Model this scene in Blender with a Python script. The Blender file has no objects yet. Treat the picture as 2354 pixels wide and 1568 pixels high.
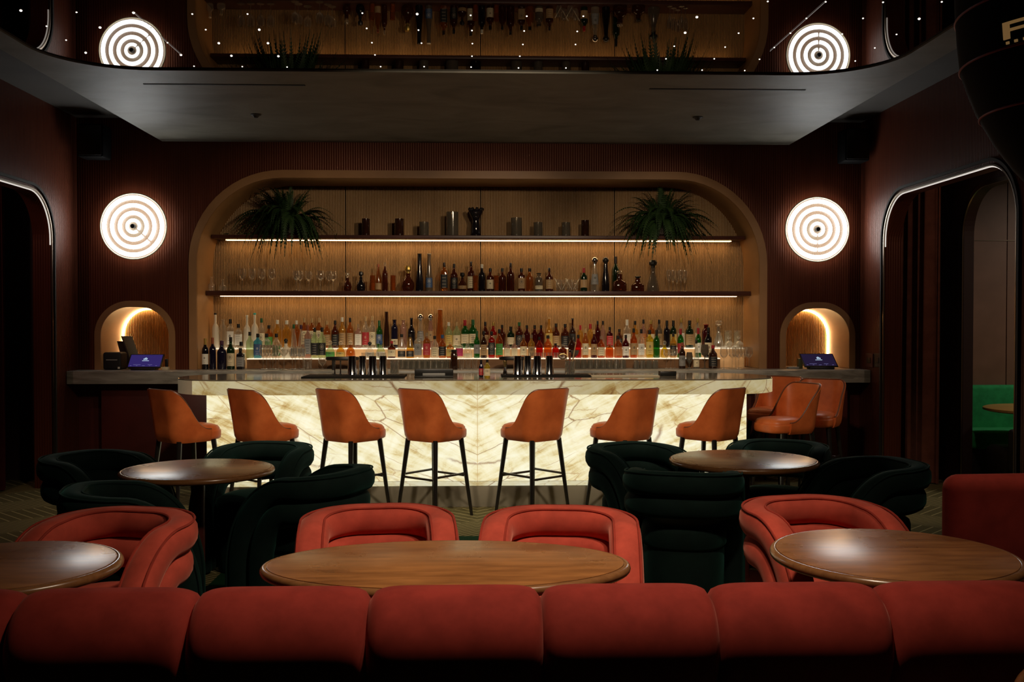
import bpy, bmesh, math, random
from mathutils import Vector, Matrix
random.seed(7)
PI = math.pi
scene = bpy.context.scene
COL = scene.collection

# ------------------------------------------------------------------ camera
CAM_H = 1.56
FPX = 2288.0
cam_d = bpy.data.cameras.new('camera')
cam = bpy.data.objects.new('camera', cam_d)
COL.objects.link(cam)
cam.location = (0, 0, CAM_H)
cam.rotation_euler = (math.radians(90 - 1.05), 0, math.radians(-1.8))
cam_d.sensor_width = 36.0
cam_d.lens = 36.0 * FPX / 2354.0
cam_d.clip_start = 0.05
scene.camera = cam
CAMROT = cam.rotation_euler.to_matrix()

def at(px, py, Y):
    """point at depth Y on the sight line through photo pixel (px, py)"""
    d = CAMROT @ Vector(((px - 1177.0) / FPX, -(py - 784.0) / FPX, -1.0))
    k = Y / d.y
    return Vector((d.x * k, Y, CAM_H + d.z * k))

def atz(px, py, Z):
    d = CAMROT @ Vector(((px - 1177.0) / FPX, -(py - 784.0) / FPX, -1.0))
    k = (Z - CAM_H) / d.z
    return Vector((d.x * k, d.y * k, Z))

def mpp(Y):            # metres per photo pixel at depth Y
    return Y / FPX

# ------------------------------------------------------------------ materials
def lin(c):
    c /= 255.0
    return c / 12.92 if c <= 0.04045 else ((c + 0.055) / 1.055) ** 2.4
def S(r, g, b):
    return (lin(r), lin(g), lin(b), 1.0)

class NT:
    def __init__(self, name):
        self.m = bpy.data.materials.new(name)
        self.m.use_nodes = True
        self.t = self.m.node_tree
        self.t.nodes.clear()
        self.out = self.t.nodes.new('ShaderNodeOutputMaterial')
    def n(self, typ, **kw):
        nd = self.t.nodes.new(typ)
        for k, v in kw.items():
            setattr(nd, k, v)
        return nd
    def set(self, nd, key, v):
        if hasattr(v, 'is_output'):
            self.t.links.new(v, nd.inputs[key])
        else:
            nd.inputs[key].default_value = v
    def math(self, op, a, b=None, c=None):
        nd = self.n('ShaderNodeMath', operation=op)
        self.set(nd, 0, a)
        if b is not None: self.set(nd, 1, b)
        if c is not None: self.set(nd, 2, c)
        return nd.outputs[0]
    def mix(self, f, a, b):
        nd = self.n('ShaderNodeMix', data_type='RGBA')
        self.set(nd, 0, f); self.set(nd, 6, a); self.set(nd, 7, b)
        return nd.outputs[2]
    def ramp(self, f, stops):
        nd = self.n('ShaderNodeValToRGB')
        e = nd.color_ramp.elements
        while len(e) < len(stops): e.new(0.5)
        for i, (p, c) in enumerate(stops):
            e[i].position = p; e[i].color = c
        self.set(nd, 0, f)
        return nd.outputs[0]
    def noise(self, vec, scale, detail=3, rough=0.5, dist=0.0):
        nd = self.n('ShaderNodeTexNoise')
        self.set(nd, 'Vector', vec); nd.inputs['Scale'].default_value = scale
        nd.inputs['Detail'].default_value = detail; nd.inputs['Roughness'].default_value = rough
        nd.inputs['Distortion'].default_value = dist
        return nd.outputs[0]
    def mapping(self, vec, scale=(1, 1, 1), rot=(0, 0, 0), loc=(0, 0, 0)):
        nd = self.n('ShaderNodeMapping')
        self.set(nd, 'Vector', vec)
        nd.inputs['Scale'].default_value = scale; nd.inputs['Rotation'].default_value = rot
        nd.inputs['Location'].default_value = loc
        return nd.outputs[0]
    def obj(self):
        return self.n('ShaderNodeTexCoord').outputs['Object']
    def pos(self):
        return self.n('ShaderNodeNewGeometry').outputs['Position']
    def xyz(self, v):
        nd = self.n('ShaderNodeSeparateXYZ'); self.set(nd, 0, v)
        return nd.outputs
    def comb(self, x, y, z):
        nd = self.n('ShaderNodeCombineXYZ')
        self.set(nd, 0, x); self.set(nd, 1, y); self.set(nd, 2, z)
        return nd.outputs[0]
    def bump(self, h, strength=0.3, dist=0.01):
        nd = self.n('ShaderNodeBump')
        nd.inputs['Strength'].default_value = strength; nd.inputs['Distance'].default_value = dist
        self.set(nd, 'Height', h)
        return nd.outputs[0]
    def bsdf(self, **kw):
        nd = self.n('ShaderNodeBsdfPrincipled')
        for k, v in kw.items():
            self.set(nd, k.replace('_', ' '), v)
        return nd
    def done(self, shader):
        self.t.links.new(shader.outputs[0] if hasattr(shader, 'outputs') else shader, self.out.inputs[0])
        return self.m

def P(name, col, rough=0.5, metal=0.0, emis=None, strength=0.0, **kw):
    t = NT(name)
    b = t.bsdf(Base_Color=col, Roughness=rough, Metallic=metal, **kw)
    if emis:
        b.inputs['Emission Color'].default_value = emis
        b.inputs['Emission Strength'].default_value = strength
    return t.done(b)

def noisy(name, c1, c2, rough, scale=6, detail=4, stretch=(1, 1, 1), bump=0.0, coord='obj', dist=0.0, **kw):
    t = NT(name)
    v = t.mapping(t.obj() if coord == 'obj' else t.pos(), scale=stretch)
    nz = t.noise(v, scale, detail, 0.55, dist)
    col = t.ramp(nz, [(0.3, c1), (0.7, c2)])
    b = t.bsdf(Base_Color=col, Roughness=rough, **kw)
    if bump:
        t.set(b, 'Normal', t.bump(nz, bump, 0.01))
    return t.done(b)

def emit(name, col, s):
    t = NT(name)
    e = t.n('ShaderNodeEmission')
    e.inputs[0].default_value = col; e.inputs[1].default_value = s
    return t.done(e)

def glassy(name, tint, body, a=0.25, rough=0.08, skin=0.05, rim=0.5):
    """thin tinted glass: tinted see-through with a little body colour under a glossy skin"""
    t = NT(name)
    tr = t.n('ShaderNodeBsdfTransparent'); tr.inputs[0].default_value = tint
    b = t.n('ShaderNodeBsdfDiffuse'); b.inputs[0].default_value = body
    lw = t.n('ShaderNodeLayerWeight'); lw.inputs[0].default_value = 0.5
    fc = lw.outputs['Facing']
    m1 = t.n('ShaderNodeMixShader')
    t.set(m1, 0, t.math('MULTIPLY_ADD', t.math('POWER', fc, 2.0), 0.30, a))
    t.t.links.new(tr.outputs[0], m1.inputs[1]); t.t.links.new(b.outputs[0], m1.inputs[2])
    g = t.n('ShaderNodeBsdfGlossy'); g.inputs['Color'].default_value = (0.95, 0.93, 0.90, 1); g.inputs['Roughness'].default_value = rough
    m2 = t.n('ShaderNodeMixShader')
    t.set(m2, 0, t.math('MULTIPLY_ADD', t.math('POWER', fc, 2.5), rim, skin))
    t.t.links.new(m1.outputs[0], m2.inputs[1]); t.t.links.new(g.outputs[0], m2.inputs[2])
    return t.done(m2)

def velvet(name, c, sheen, tint):
    t = NT(name)
    nz = t.noise(t.obj(), 9.0, 4, 0.6)
    dark = (c[0] * 0.72, c[1] * 0.7, c[2] * 0.7, 1)
    col = t.ramp(nz, [(0.35, dark), (0.65, c)])
    b = t.bsdf(Base_Color=col, Roughness=0.85, Sheen_Weight=sheen, Sheen_Roughness=0.45, Specular_IOR_Level=0.15)
    b.inputs['Sheen Tint'].default_value = tint
    return t.done(b)

def fluted_wall_mat():
    t = NT('maroon reeded wall')
    x = t.xyz(t.pos())
    w = t.math('ABSOLUTE', t.math('SINE', t.math('MULTIPLY', t.math('ADD', x[0], x[1]), PI / 0.024)))
    nz = t.noise(t.mapping(t.pos(), scale=(6, 6, 0.5)), 3.0, 4, 0.6)
    col = t.mix(nz, (0.056, 0.0125, 0.0065, 1), (0.110, 0.029, 0.0135, 1))
    b = t.bsdf(Base_Color=col, Roughness=0.38, Specular_IOR_Level=0.36)
    b.inputs['Specular Tint'].default_value = (1.0, 0.55, 0.42, 1)
    t.set(b, 'Normal', t.bump(w, 0.55, 0.004))
    return t.done(b)

def carpet_mat():
    t = NT('carpet of angled line bands')
    x = t.xyz(t.pos())
    u = t.math('ABSOLUTE', t.math('ADD', x[0], 0.03))
    s = t.math('MULTIPLY', t.math('ADD', u, x[1]), 0.7071)
    q = t.math('MULTIPLY', t.math('SUBTRACT', x[1], u), 0.7071)
    strip = t.math('LESS_THAN', t.math('FRACT', t.math('MULTIPLY', t.math('ADD', s, 0.17), 1 / 0.88)), 0.5)
    dense = t.math('LESS_THAN', t.math('FRACT', t.math('MULTIPLY', s, 1 / 0.044)), 0.24)
    hatch = t.math('LESS_THAN', t.math('FRACT', t.math('MULTIPLY', q, 1 / 0.088)), 0.13)
    ln = t.math('ADD', t.math('MULTIPLY', strip, dense), t.math('MULTIPLY', t.math('SUBTRACT', 1.0, strip), hatch))
    nz = t.noise(t.pos(), 140.0, 2, 0.6)
    base = t.mix(nz, (0.068, 0.059, 0.024, 1), (0.155, 0.134, 0.056, 1))
    col = t.mix(ln, base, (0.36, 0.31, 0.15, 1))
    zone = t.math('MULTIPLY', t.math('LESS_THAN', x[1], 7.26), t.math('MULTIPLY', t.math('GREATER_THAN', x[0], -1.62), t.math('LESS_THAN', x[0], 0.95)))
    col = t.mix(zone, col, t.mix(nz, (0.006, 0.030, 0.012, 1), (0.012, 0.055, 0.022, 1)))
    b = t.bsdf(Base_Color=col, Roughness=0.95, Specular_IOR_Level=0.1)
    t.set(b, 'Normal', t.bump(nz, 0.3, 0.004))
    return t.done(b)

def onyx_mat(name, strength, fine=1.0, dim=1.0, tint=None):
    """backlit onyx, bookmatched about its centre joint"""
    t = NT(name)
    p = t.xyz(t.pos())
    ax = t.math('ABSOLUTE', t.math('ADD', p[0], 0.028))
    v = t.comb(ax, p[1], p[2])
    warp = t.noise(v, 2.6, 5, 0.62)
    wv = t.n('ShaderNodeVectorMath', operation='ADD')
    t.set(wv, 0, v)
    t.set(wv, 1, t.comb(t.math('MULTIPLY', warp, 0.20), 0.0, t.math('MULTIPLY', warp, 0.16)))
    wv = wv.outputs[0]
    def rs(vec, deg, sc):
        return t.mapping(t.mapping(vec, rot=(0, math.radians(deg), 0)), scale=sc)
    f1 = rs(wv, 24, (0.8 * fine, 1, 5.5 * fine))
    f2 = rs(wv, -48, (1.0 * fine, 1, 4.6 * fine))
    k1 = rs(wv, 22, (0.55 * fine, 1, 1.9 * fine))
    def cracks(vec, sc, width, seed):
        nd = t.n('ShaderNodeTexVoronoi', feature='DISTANCE_TO_EDGE')
        t.set(nd, 'Vector', t.mapping(vec, loc=(seed, 0, seed * 1.7))); nd.inputs['Scale'].default_value = sc
        return t.math('SUBTRACT', 1.0, t.math('SMOOTH_MIN', t.math('DIVIDE', nd.outputs['Distance'], width), 1.0, 0.3))
    def sel(vec, sc, cut, gain):
        return t.math('MINIMUM', t.math('MAXIMUM', t.math('MULTIPLY', t.math('SUBTRACT', t.noise(vec, sc, 2, 0.5), cut), gain), 0.0), 1.0)
    v1 = t.math('MULTIPLY', cracks(k1, 1.9, 0.014, 0.0), sel(v, 1.9, 0.45, 9.0))
    v2 = t.math('MULTIPLY', cracks(k1, 4.6, 0.024, 5.3), sel(v, 2.6, 0.43, 7.0))
    st1 = t.noise(f1, 1.9, 8, 0.68, 0.3)
    st2 = t.noise(f2, 1.9, 7, 0.66, 0.3)
    cl = t.noise(v, 1.7, 3, 0.5)
    cloud = t.math('ADD', t.math('ADD', t.math('MULTIPLY', st1, 0.48), t.math('MULTIPLY', st2, 0.27)), t.math('MULTIPLY', cl, 0.25))
    c = t.ramp(cloud, [(0.37, S(160, 116, 58)), (0.43, S(208, 184, 124)), (0.485, S(236, 225, 180)), (0.56, S(248, 243, 212)), (0.70, S(252, 249, 226))])
    c = t.mix(t.math('MULTIPLY', v2, 0.60), c, S(164, 110, 54))
    c = t.mix(t.math('MULTIPLY', v1, 0.80), c, S(128, 72, 28))
    c = t.mix(t.math('LESS_THAN', ax, 0.0022), c, S(200, 170, 120))
    if tint:
        nd = t.n('ShaderNodeMix', data_type='RGBA', blend_type='MULTIPLY'); t.set(nd, 0, 1.0); t.set(nd, 6, c); t.set(nd, 7, tint); c = nd.outputs[2]
    b = t.bsdf(Base_Color=S(70, 58, 40), Roughness=0.16)
    t.set(b, 'Emission Color', c)
    b.inputs['Emission Strength'].default_value = strength * dim
    return t.done(b)

def wood(name, c1, c2, rough, coat=0.0, scale=3.0, stretch=(1.2, 14, 14), spec=0.5):
    t = NT(name)
    v = t.mapping(t.obj(), scale=stretch)
    n1 = t.noise(v, scale, 4, 0.6, 0.0)
    n2 = t.noise(t.obj(), 3.0, 3, 0.5)
    f = t.math('ADD', t.math('MULTIPLY', n1, 0.65), t.math('MULTIPLY', n2, 0.35))
    col = t.ramp(f, [(0.32, c1), (0.68, c2)])
    r = t.math('MULTIPLY_ADD', n2, 0.12, rough - 0.06)
    b = t.bsdf(Base_Color=col, Roughness=r, Coat_Weight=coat, Coat_Roughness=0.2, Specular_IOR_Level=spec)
    return t.done(b)

M = {}
M['wall'] = fluted_wall_mat()
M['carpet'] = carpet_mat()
M['onyx'] = onyx_mat('backlit onyx panel', 1.05)
M['onyx_edge'] = onyx_mat('backlit onyx edge', 0.50, fine=0.9, tint=(1.0, 0.91, 0.74, 1))
M['onyx_low'] = onyx_mat('backlit onyx low strip', 0.75, fine=0.8)
M['stone_top'] = noisy('polished bar stone', (0.10, 0.085, 0.06, 1), (0.25, 0.21, 0.15, 1), 0.10, 2.5, 6, (1, 2, 2), dist=1.2)
M['stone_end'] = noisy('onyx end with painted glow', (0.30, 0.255, 0.175, 1), (0.45, 0.39, 0.28, 1), 0.3, 5, 5, Emission_Color=(0.60, 0.47, 0.28, 1), Emission_Strength=0.14)  # weak emission painted in for light spilling from the lit band
M['quartz'] = noisy('grey veined stone', (0.20, 0.185, 0.155, 1), (0.42, 0.40, 0.35, 1), 0.28, 3.0, 7, (1, 3, 5), dist=1.5)
M['plinth'] = noisy('grey stone plinth', (0.22, 0.20, 0.15, 1), (0.30, 0.275, 0.21, 1), 0.22, 2.0, 4)
M['plaster'] = noisy('trowelled grey plaster', (0.120, 0.108, 0.082, 1), (0.235, 0.215, 0.168, 1), 0.55, 1.6, 6, (1, 1.6, 1), bump=0.05, dist=0.8)
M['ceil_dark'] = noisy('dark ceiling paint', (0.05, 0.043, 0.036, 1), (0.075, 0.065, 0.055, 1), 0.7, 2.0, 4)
M['trim_wood'] = wood('oak trim', (0.27, 0.130, 0.050, 1), (0.38, 0.195, 0.082, 1), 0.5, 0, 2.0, (1, 3, 1))
M['niche_wood'] = wood('oak lining', (0.34, 0.165, 0.058, 1), (0.45, 0.235, 0.088, 1), 0.5, 0, 2.0, (1, 1, 3))
M['flute_wood'] = wood('reeded oak', (0.28, 0.160, 0.066, 1), (0.40, 0.240, 0.105, 1), 0.38, 0, 2.0, (6, 1, 0.6))
M['seam_dark'] = P('dark gap', (0.02, 0.012, 0.006, 1), 0.8)
M['shelf'] = wood('wine stained shelf', (0.045, 0.013, 0.010, 1), (0.075, 0.022, 0.016, 1), 0.4)
M['cab_red'] = noisy('dark red cabinet', (0.055, 0.009, 0.007, 1), (0.085, 0.014, 0.010, 1), 0.45, 3, 3)
M['led_warm'] = emit('warm strip light', (1.0, 0.62, 0.29, 1), 8.0)
M['led_warm2'] = emit('warm niche light', (1.0, 0.60, 0.25, 1), 38.0)
M['led_cool'] = emit('pale door light', (1.0, 0.92, 0.83, 1), 0.75)
M['neon'] = emit('white neon', (0.93, 0.97, 0.97, 1), 13.0)
M['star'] = emit('star point', (1.0, 0.93, 0.82, 1), 2.5)
M['star_line'] = emit('star line', (1.0, 0.9, 0.82, 1), 0.30)
M['riser'] = emit('lit acrylic step', (1.0, 0.84, 0.60, 1), 1.05)
M['riser_face'] = P('lit acrylic face', (0.65, 0.40, 0.20, 1), 0.4, emis=(1.0, 0.50, 0.18, 1), strength=0.20)
M['step_face'] = wood('oak step face', (0.16, 0.075, 0.032, 1), (0.24, 0.12, 0.055, 1), 0.3)
M['black'] = P('black metal', (0.010, 0.009, 0.008, 1), 0.38)
M['black_matte'] = P('black matte', (0.008, 0.007, 0.007, 1), 0.7)
M['leg_black'] = P('black lacquered steel', (0.012, 0.010, 0.009, 1), 0.25, Specular_IOR_Level=0.7)
M['rubber'] = P('black rubber', (0.006, 0.006, 0.006, 1), 0.75, Specular_IOR_Level=0.15)
M['brass'] = P('brushed brass', (0.55, 0.40, 0.16, 1), 0.3, 1.0)
M['steel'] = P('polished steel', (0.55, 0.55, 0.56, 1), 0.12, 1.0)
M['trim_metal'] = P('bronze door trim', (0.25, 0.20, 0.15, 1), 0.3, 1.0)
M['leather'] = noisy('tan orange leather', (0.53, 0.112, 0.026, 1), (0.74, 0.180, 0.046, 1), 0.42, 7.0, 4, bump=0.04, Specular_IOR_Level=0.35)
M['leather_edge'] = P('dark leather piping', (0.16, 0.045, 0.016, 1), 0.45)
M['red'] = velvet('coral red velvet', (0.56, 0.082, 0.052, 1), 0.42, (1.0, 0.42, 0.32, 1))
M['red_pipe'] = velvet('dark red piping', (0.36, 0.044, 0.028, 1), 0.2, (1.0, 0.3, 0.2, 1))
M['sofa_red'] = velvet('deep red velvet', (0.35, 0.038, 0.027, 1), 0.20, (1.0, 0.38, 0.30, 1))
M['green'] = velvet('bottle green velvet', (0.0045, 0.0150, 0.0125, 1), 0.16, (0.12, 0.5, 0.42, 1))
M['green_bright'] = velvet('emerald velvet', (0.03, 0.36, 0.12, 1), 0.3, (0.3, 0.9, 0.5, 1))
M['table'] = wood('walnut table top', (0.135, 0.046, 0.013, 1), (0.40, 0.165, 0.050, 1), 0.28, 0.12, scale=4.0, stretch=(1.0, 6, 6), spec=0.65)
M['table_edge'] = wood('walnut bullnose edge', (0.16, 0.066, 0.024, 1), (0.26, 0.115, 0.042, 1), 0.26, 0.3)
M['column'] = P('oxblood metal column', (0.07, 0.014, 0.010, 1), 0.35)
M['curtain'] = velvet('maroon curtain', (0.075, 0.010, 0.010, 1), 0.2, (0.8, 0.3, 0.3, 1))
M['curtain_br'] = velvet('rust brown curtain', (0.22, 0.080, 0.052, 1), 0.3, (0.8, 0.5, 0.4, 1))
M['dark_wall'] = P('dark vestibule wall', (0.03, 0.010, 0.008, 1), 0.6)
M['lounge_wall'] = noisy('brown panelled wall', (0.15, 0.078, 0.048, 1), (0.20, 0.105, 0.068, 1), 0.5, 3, 3)
M['leaf'] = noisy('fern leaf', (0.010, 0.030, 0.007, 1), (0.026, 0.062, 0.014, 1), 0.55, 12, 2)
M['pot'] = P('dark clay pot', (0.03, 0.02, 0.015, 1), 0.6)
M['screen_bright'] = P('violet screen', (0.01, 0.01, 0.02, 1), 0.5, Specular_IOR_Level=0.1, emis=(0.026, 0.016, 0.115, 1), strength=1.0)
M['screen_dim'] = P('dim violet screen', (0.01, 0.008, 0.015, 1), 0.5, Specular_IOR_Level=0.1, emis=(0.013, 0.008, 0.030, 1), strength=1.0)
M['screen_ink'] = emit('screen lettering', (0.6, 0.8, 1.0, 1), 0.8)
M['screen_ink_dim'] = emit('faint screen lettering', (0.35, 0.33, 0.75, 1), 0.35)
M['cream'] = P('cream paper', (0.62, 0.53, 0.36, 1), 0.6)
M['paper'] = P('white paper', (0.70, 0.66, 0.56, 1), 0.6)
M['grey'] = P('grey paper', (0.30, 0.29, 0.27, 1), 0.5)
M['gold'] = P('gold lettering', (0.45, 0.28, 0.10, 1), 0.4, emis=(0.5, 0.28, 0.10, 1), strength=0.25)
M['red_line'] = P('dark red cord', (0.22, 0.012, 0.035, 1), 0.5)
M['lantern'] = P('black lacquered shade', (0.0022, 0.0018, 0.0018, 1), 0.8, Specular_IOR_Level=0.1)
M['cork'] = P('natural cork', (0.45, 0.29, 0.13, 1), 0.7)
M['mirror'] = (lambda t: t.done(t.bsdf(Base_Color=(0.066, 0.050, 0.043, 1), Metallic=1.0, Roughness=0.012)))(NT('bronze tinted mirror'))
def neon_disc():
    t = NT('frosted lamp disc')
    tr = t.n('ShaderNodeBsdfTransparent'); tr.inputs[0].default_value = (0.9, 0.8, 0.65, 1)
    b = t.bsdf(Base_Color=(0.060, 0.043, 0.028, 1), Roughness=0.35)
    b.inputs['Emission Color'].default_value = (1.0, 0.72, 0.47, 1); b.inputs['Emission Strength'].default_value = 0.62
    mx = t.n('ShaderNodeMixShader'); mx.inputs[0].default_value = 0.6
    t.t.links.new(tr.outputs[0], mx.inputs[1]); t.t.links.new(b.outputs[0], mx.inputs[2])
    return t.done(mx)
M['lamp_disc'] = neon_disc()
# glasses and bottle glass
G = {}
G['clear'] = glassy('clear glass', (0.95, 0.93, 0.88, 1), (0.75, 0.70, 0.58, 1), 0.10, 0.05, 0.10, 0.6)
G['glassware'] = glassy('thin stemware glass', (0.97, 0.96, 0.94, 1), (0.85, 0.80, 0.70, 1), 0.02, 0.03, 0.10, 0.8)
G['crystal'] = glassy('cut crystal', (0.86, 0.85, 0.80, 1), (0.62, 0.60, 0.52, 1), 0.12, 0.08, 0.28, 0.5)
G['frost'] = glassy('frosted glass', (0.80, 0.74, 0.62, 1), (0.88, 0.80, 0.64, 1), 0.72, 0.4)
G['amber'] = glassy('amber spirit', (0.84, 0.46, 0.13, 1), (0.36, 0.14, 0.03, 1), 0.20)
G['orange'] = glassy('orange spirit', (0.88, 0.36, 0.10, 1), (0.42, 0.12, 0.025, 1), 0.20)
G['gold'] = glassy('golden spirit', (0.92, 0.66, 0.20, 1), (0.55, 0.34, 0.07, 1), 0.22)
G['dkamber'] = glassy('dark amber spirit', (0.38, 0.11, 0.03, 1), (0.10, 0.025, 0.010, 1), 0.30)
G['red'] = glassy('red spirit', (0.75, 0.06, 0.03, 1), (0.38, 0.02, 0.012, 1), 0.25)
G['maroon'] = glassy('maroon spirit', (0.30, 0.02, 0.02, 1), (0.09, 0.008, 0.010, 1), 0.35)
G['green'] = glassy('green glass', (0.12, 0.50, 0.10, 1), (0.02, 0.11, 0.025, 1), 0.30)
G['dkgreen'] = glassy('dark green glass', (0.06, 0.16, 0.05, 1), (0.012, 0.035, 0.014, 1), 0.40)
G['palegreen'] = glassy('pale green glass', (0.82, 0.93, 0.72, 1), (0.45, 0.55, 0.33, 1), 0.2)
G['yellow'] = glassy('yellow liqueur', (0.93, 0.78, 0.12, 1), (0.55, 0.42, 0.04, 1), 0.25)
G['blue'] = glassy('blue glass', (0.25, 0.68, 0.82, 1), (0.10, 0.38, 0.50, 1), 0.35)
G['rose'] = glassy('rose glass', (0.85, 0.62, 0.52, 1), (0.42, 0.26, 0.20, 1), 0.4)
G['black'] = glassy('black glass', (0.02, 0.015, 0.02, 1), (0.010, 0.008, 0.012, 1), 0.75)
G['navy'] = glassy('blue black glass', (0.02, 0.015, 0.05, 1), (0.012, 0.010, 0.028, 1), 0.7)
G['brown'] = glassy('brown glass', (0.18, 0.07, 0.03, 1), (0.05, 0.018, 0.010, 1), 0.5)
G['smoke'] = glassy('smoked glass', (0.55, 0.50, 0.42, 1), (0.22, 0.19, 0.15, 1), 0.3)
CAPS = {'k': M['black'], 's': M['steel'], 'w': M['paper'], 'c': M['cork'], 'g': P('gold foil', (0.55, 0.38, 0.10, 1), 0.35, 0.8),
        'r': P('red capsule', (0.34, 0.012, 0.02, 1), 0.4), 'e': P('green capsule', (0.015, 0.10, 0.03, 1), 0.4),
        'b': P('blue capsule', (0.02, 0.08, 0.22, 1), 0.4), 't': P('turquoise sleeve', (0.03, 0.42, 0.36, 1), 0.45),
        'x': G['clear'], 'o': P('copper foil', (0.35, 0.10, 0.05, 1), 0.4, 0.5), 'p': P('plum foil', (0.06, 0.012, 0.04, 1), 0.45)}
CAPN = {'k': 'black', 's': 'steel', 'w': 'white', 'c': 'cork', 'g': 'gold', 'r': 'red', 'e': 'green', 'b': 'blue', 't': 'turquoise', 'x': 'glass', 'o': 'copper', 'p': 'plum'}
def label_mat(name, c, ink):
    t = NT(name)
    z = t.xyz(t.n('ShaderNodeTexCoord').outputs['Generated'])
    rnd = t.n('ShaderNodeObjectInfo').outputs['Random']
    dx = t.math('SUBTRACT', z[0], 0.5); dz = t.math('MULTIPLY', t.math('SUBTRACT', z[2], t.math('MULTIPLY_ADD', rnd, 0.2, 0.5)), 1.25)
    d = t.math('SQRT', t.math('ADD', t.math('MULTIPLY', dx, dx), t.math('MULTIPLY', dz, dz)))
    disc = t.math('LESS_THAN', d, t.math('MULTIPLY_ADD', rnd, 0.10, 0.08))
    ring = t.math('LESS_THAN', t.math('ABSOLUTE', t.math('SUBTRACT', d, 0.27)), 0.025)
    rows = t.math('MULTIPLY', t.math('LESS_THAN', t.math('FRACT', t.math('MULTIPLY', z[2], t.math('MULTIPLY_ADD', rnd, 4.0, 4.0))), 0.25),
                  t.math('LESS_THAN', t.math('ABSOLUTE', dx), t.math('MULTIPLY_ADD', t.noise(t.mapping(z[2], scale=(1, 1, 1)), 9.0, 1), 0.45, 0.03)))
    low = t.math('MULTIPLY', rows, t.math('LESS_THAN', z[2], 0.36))
    pick = t.math('GREATER_THAN', rnd, 0.45)
    emblem = t.math('MAXIMUM', t.math('MAXIMUM', disc, t.math('MULTIPLY', ring, t.math('GREATER_THAN', rnd, 0.7))), low)
    f = t.math('ADD', t.math('MULTIPLY', pick, emblem), t.math('MULTIPLY', t.math('SUBTRACT', 1.0, pick), rows))
    b = t.bsdf(Base_Color=t.mix(t.math('MULTIPLY', f, 0.62), c, ink), Roughness=0.6)
    return t.done(b)
K = (0.03, 0.025, 0.02, 1)
LAB = {'c': label_mat('cream label', (0.74, 0.62, 0.40, 1), K), 'w': label_mat('white label', (0.82, 0.78, 0.68, 1), K),
       'k': label_mat('black label', (0.012, 0.012, 0.014, 1), (0.35, 0.30, 0.22, 1)), 'r': label_mat('red label', (0.42, 0.025, 0.03, 1), (0.6, 0.3, 0.2, 1)),
       'g': label_mat('green label', (0.08, 0.30, 0.06, 1), K), 'y': label_mat('yellow label', (0.62, 0.44, 0.12, 1), K),
       't': label_mat('tan label', (0.42, 0.26, 0.12, 1), K), 'z': label_mat('grey label', (0.26, 0.25, 0.24, 1), K),
       'b': label_mat('blue label', (0.05, 0.10, 0.22, 1), (0.5, 0.5, 0.5, 1)), 'm': label_mat('magenta band', (0.45, 0.02, 0.10, 1), (0.7, 0.1, 0.2, 1)),
       'o': label_mat('orange label', (0.55, 0.20, 0.06, 1), K)}
LABN = {'c': 'cream', 'w': 'white', 'k': 'black', 'r': 'red', 'g': 'green', 'y': 'yellow', 't': 'tan', 'z': 'grey', 'b': 'blue', 'm': 'magenta', 'o': 'orange'}
# ------------------------------------------------------------------ object helpers
def tag(o, label=None, cat=None, group=None, kind=None):
    if label: o['label'] = label
    if cat: o['category'] = cat
    if group: o['group'] = group
    if kind: o['kind'] = kind
    return o

def link(o, parent=None):
    COL.objects.link(o)
    if parent is not None: o.parent = parent
    return o

def thing(name, label, cat, loc=(0, 0, 0), rz=0.0, group=None):
    o = bpy.data.objects.new(name, None)
    o.empty_display_size = 0.1
    link(o); o.location = loc; o.rotation_euler = (0, 0, rz)
    return tag(o, label, cat, group)

def obj(name, vf, mat, parent=None, smooth=35, label=None):
    """one mesh object from (verts, faces); faces outward"""
    v, f = vf
    me = bpy.data.meshes.new(name)
    me.from_pydata([tuple(p) for p in v], [], f)
    bm = bmesh.new(); bm.from_mesh(me)
    bmesh.ops.recalc_face_normals(bm, faces=bm.faces)
    bm.to_mesh(me); bm.free()
    if smooth:
        me.polygons.foreach_set('use_smooth', [True] * len(me.polygons))
        me.set_sharp_from_angle(angle=math.radians(smooth))
    me.materials.append(mat)
    o = bpy.data.objects.new(name, me)
    link(o, parent)
    if label: o['label'] = label
    return o

def struct(name, vf, mat, smooth=35, label=None):
    o = obj(name, vf, mat, None, smooth)
    o['kind'] = 'structure'
    if label: o['label'] = label
    return o

def dup(root, label=None, loc=None, rz=None, group=None):
    r = root.copy(); COL.objects.link(r)
    if loc is not None: r.location = loc
    if rz is not None: r.rotation_euler = (0, 0, rz)
    if label: r['label'] = label
    if group: r['group'] = group
    for ch in list(root.children):
        c = ch.copy(); COL.objects.link(c); c.parent = r
        for g in list(ch.children):
            d = g.copy(); COL.objects.link(d); d.parent = c
    return r

# ------------------------------------------------------------------ geometry helpers: each returns (verts, faces)
def join(*parts):
    V, F = [], []
    for v, f in parts:
        b = len(V); V += [tuple(p) for p in v]
        F += [[b + i for i in q] for q in f]
    return V, F

def box(x0, x1, y0, y1, z0, z1):
    v = [(x, y, z) for z in (z0, z1) for y in (y0, y1) for x in (x0, x1)]
    return v, [[0, 2, 3, 1], [4, 5, 7, 6], [0, 1, 5, 4], [2, 6, 7, 3], [0, 4, 6, 2], [1, 3, 7, 5]]

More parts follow.
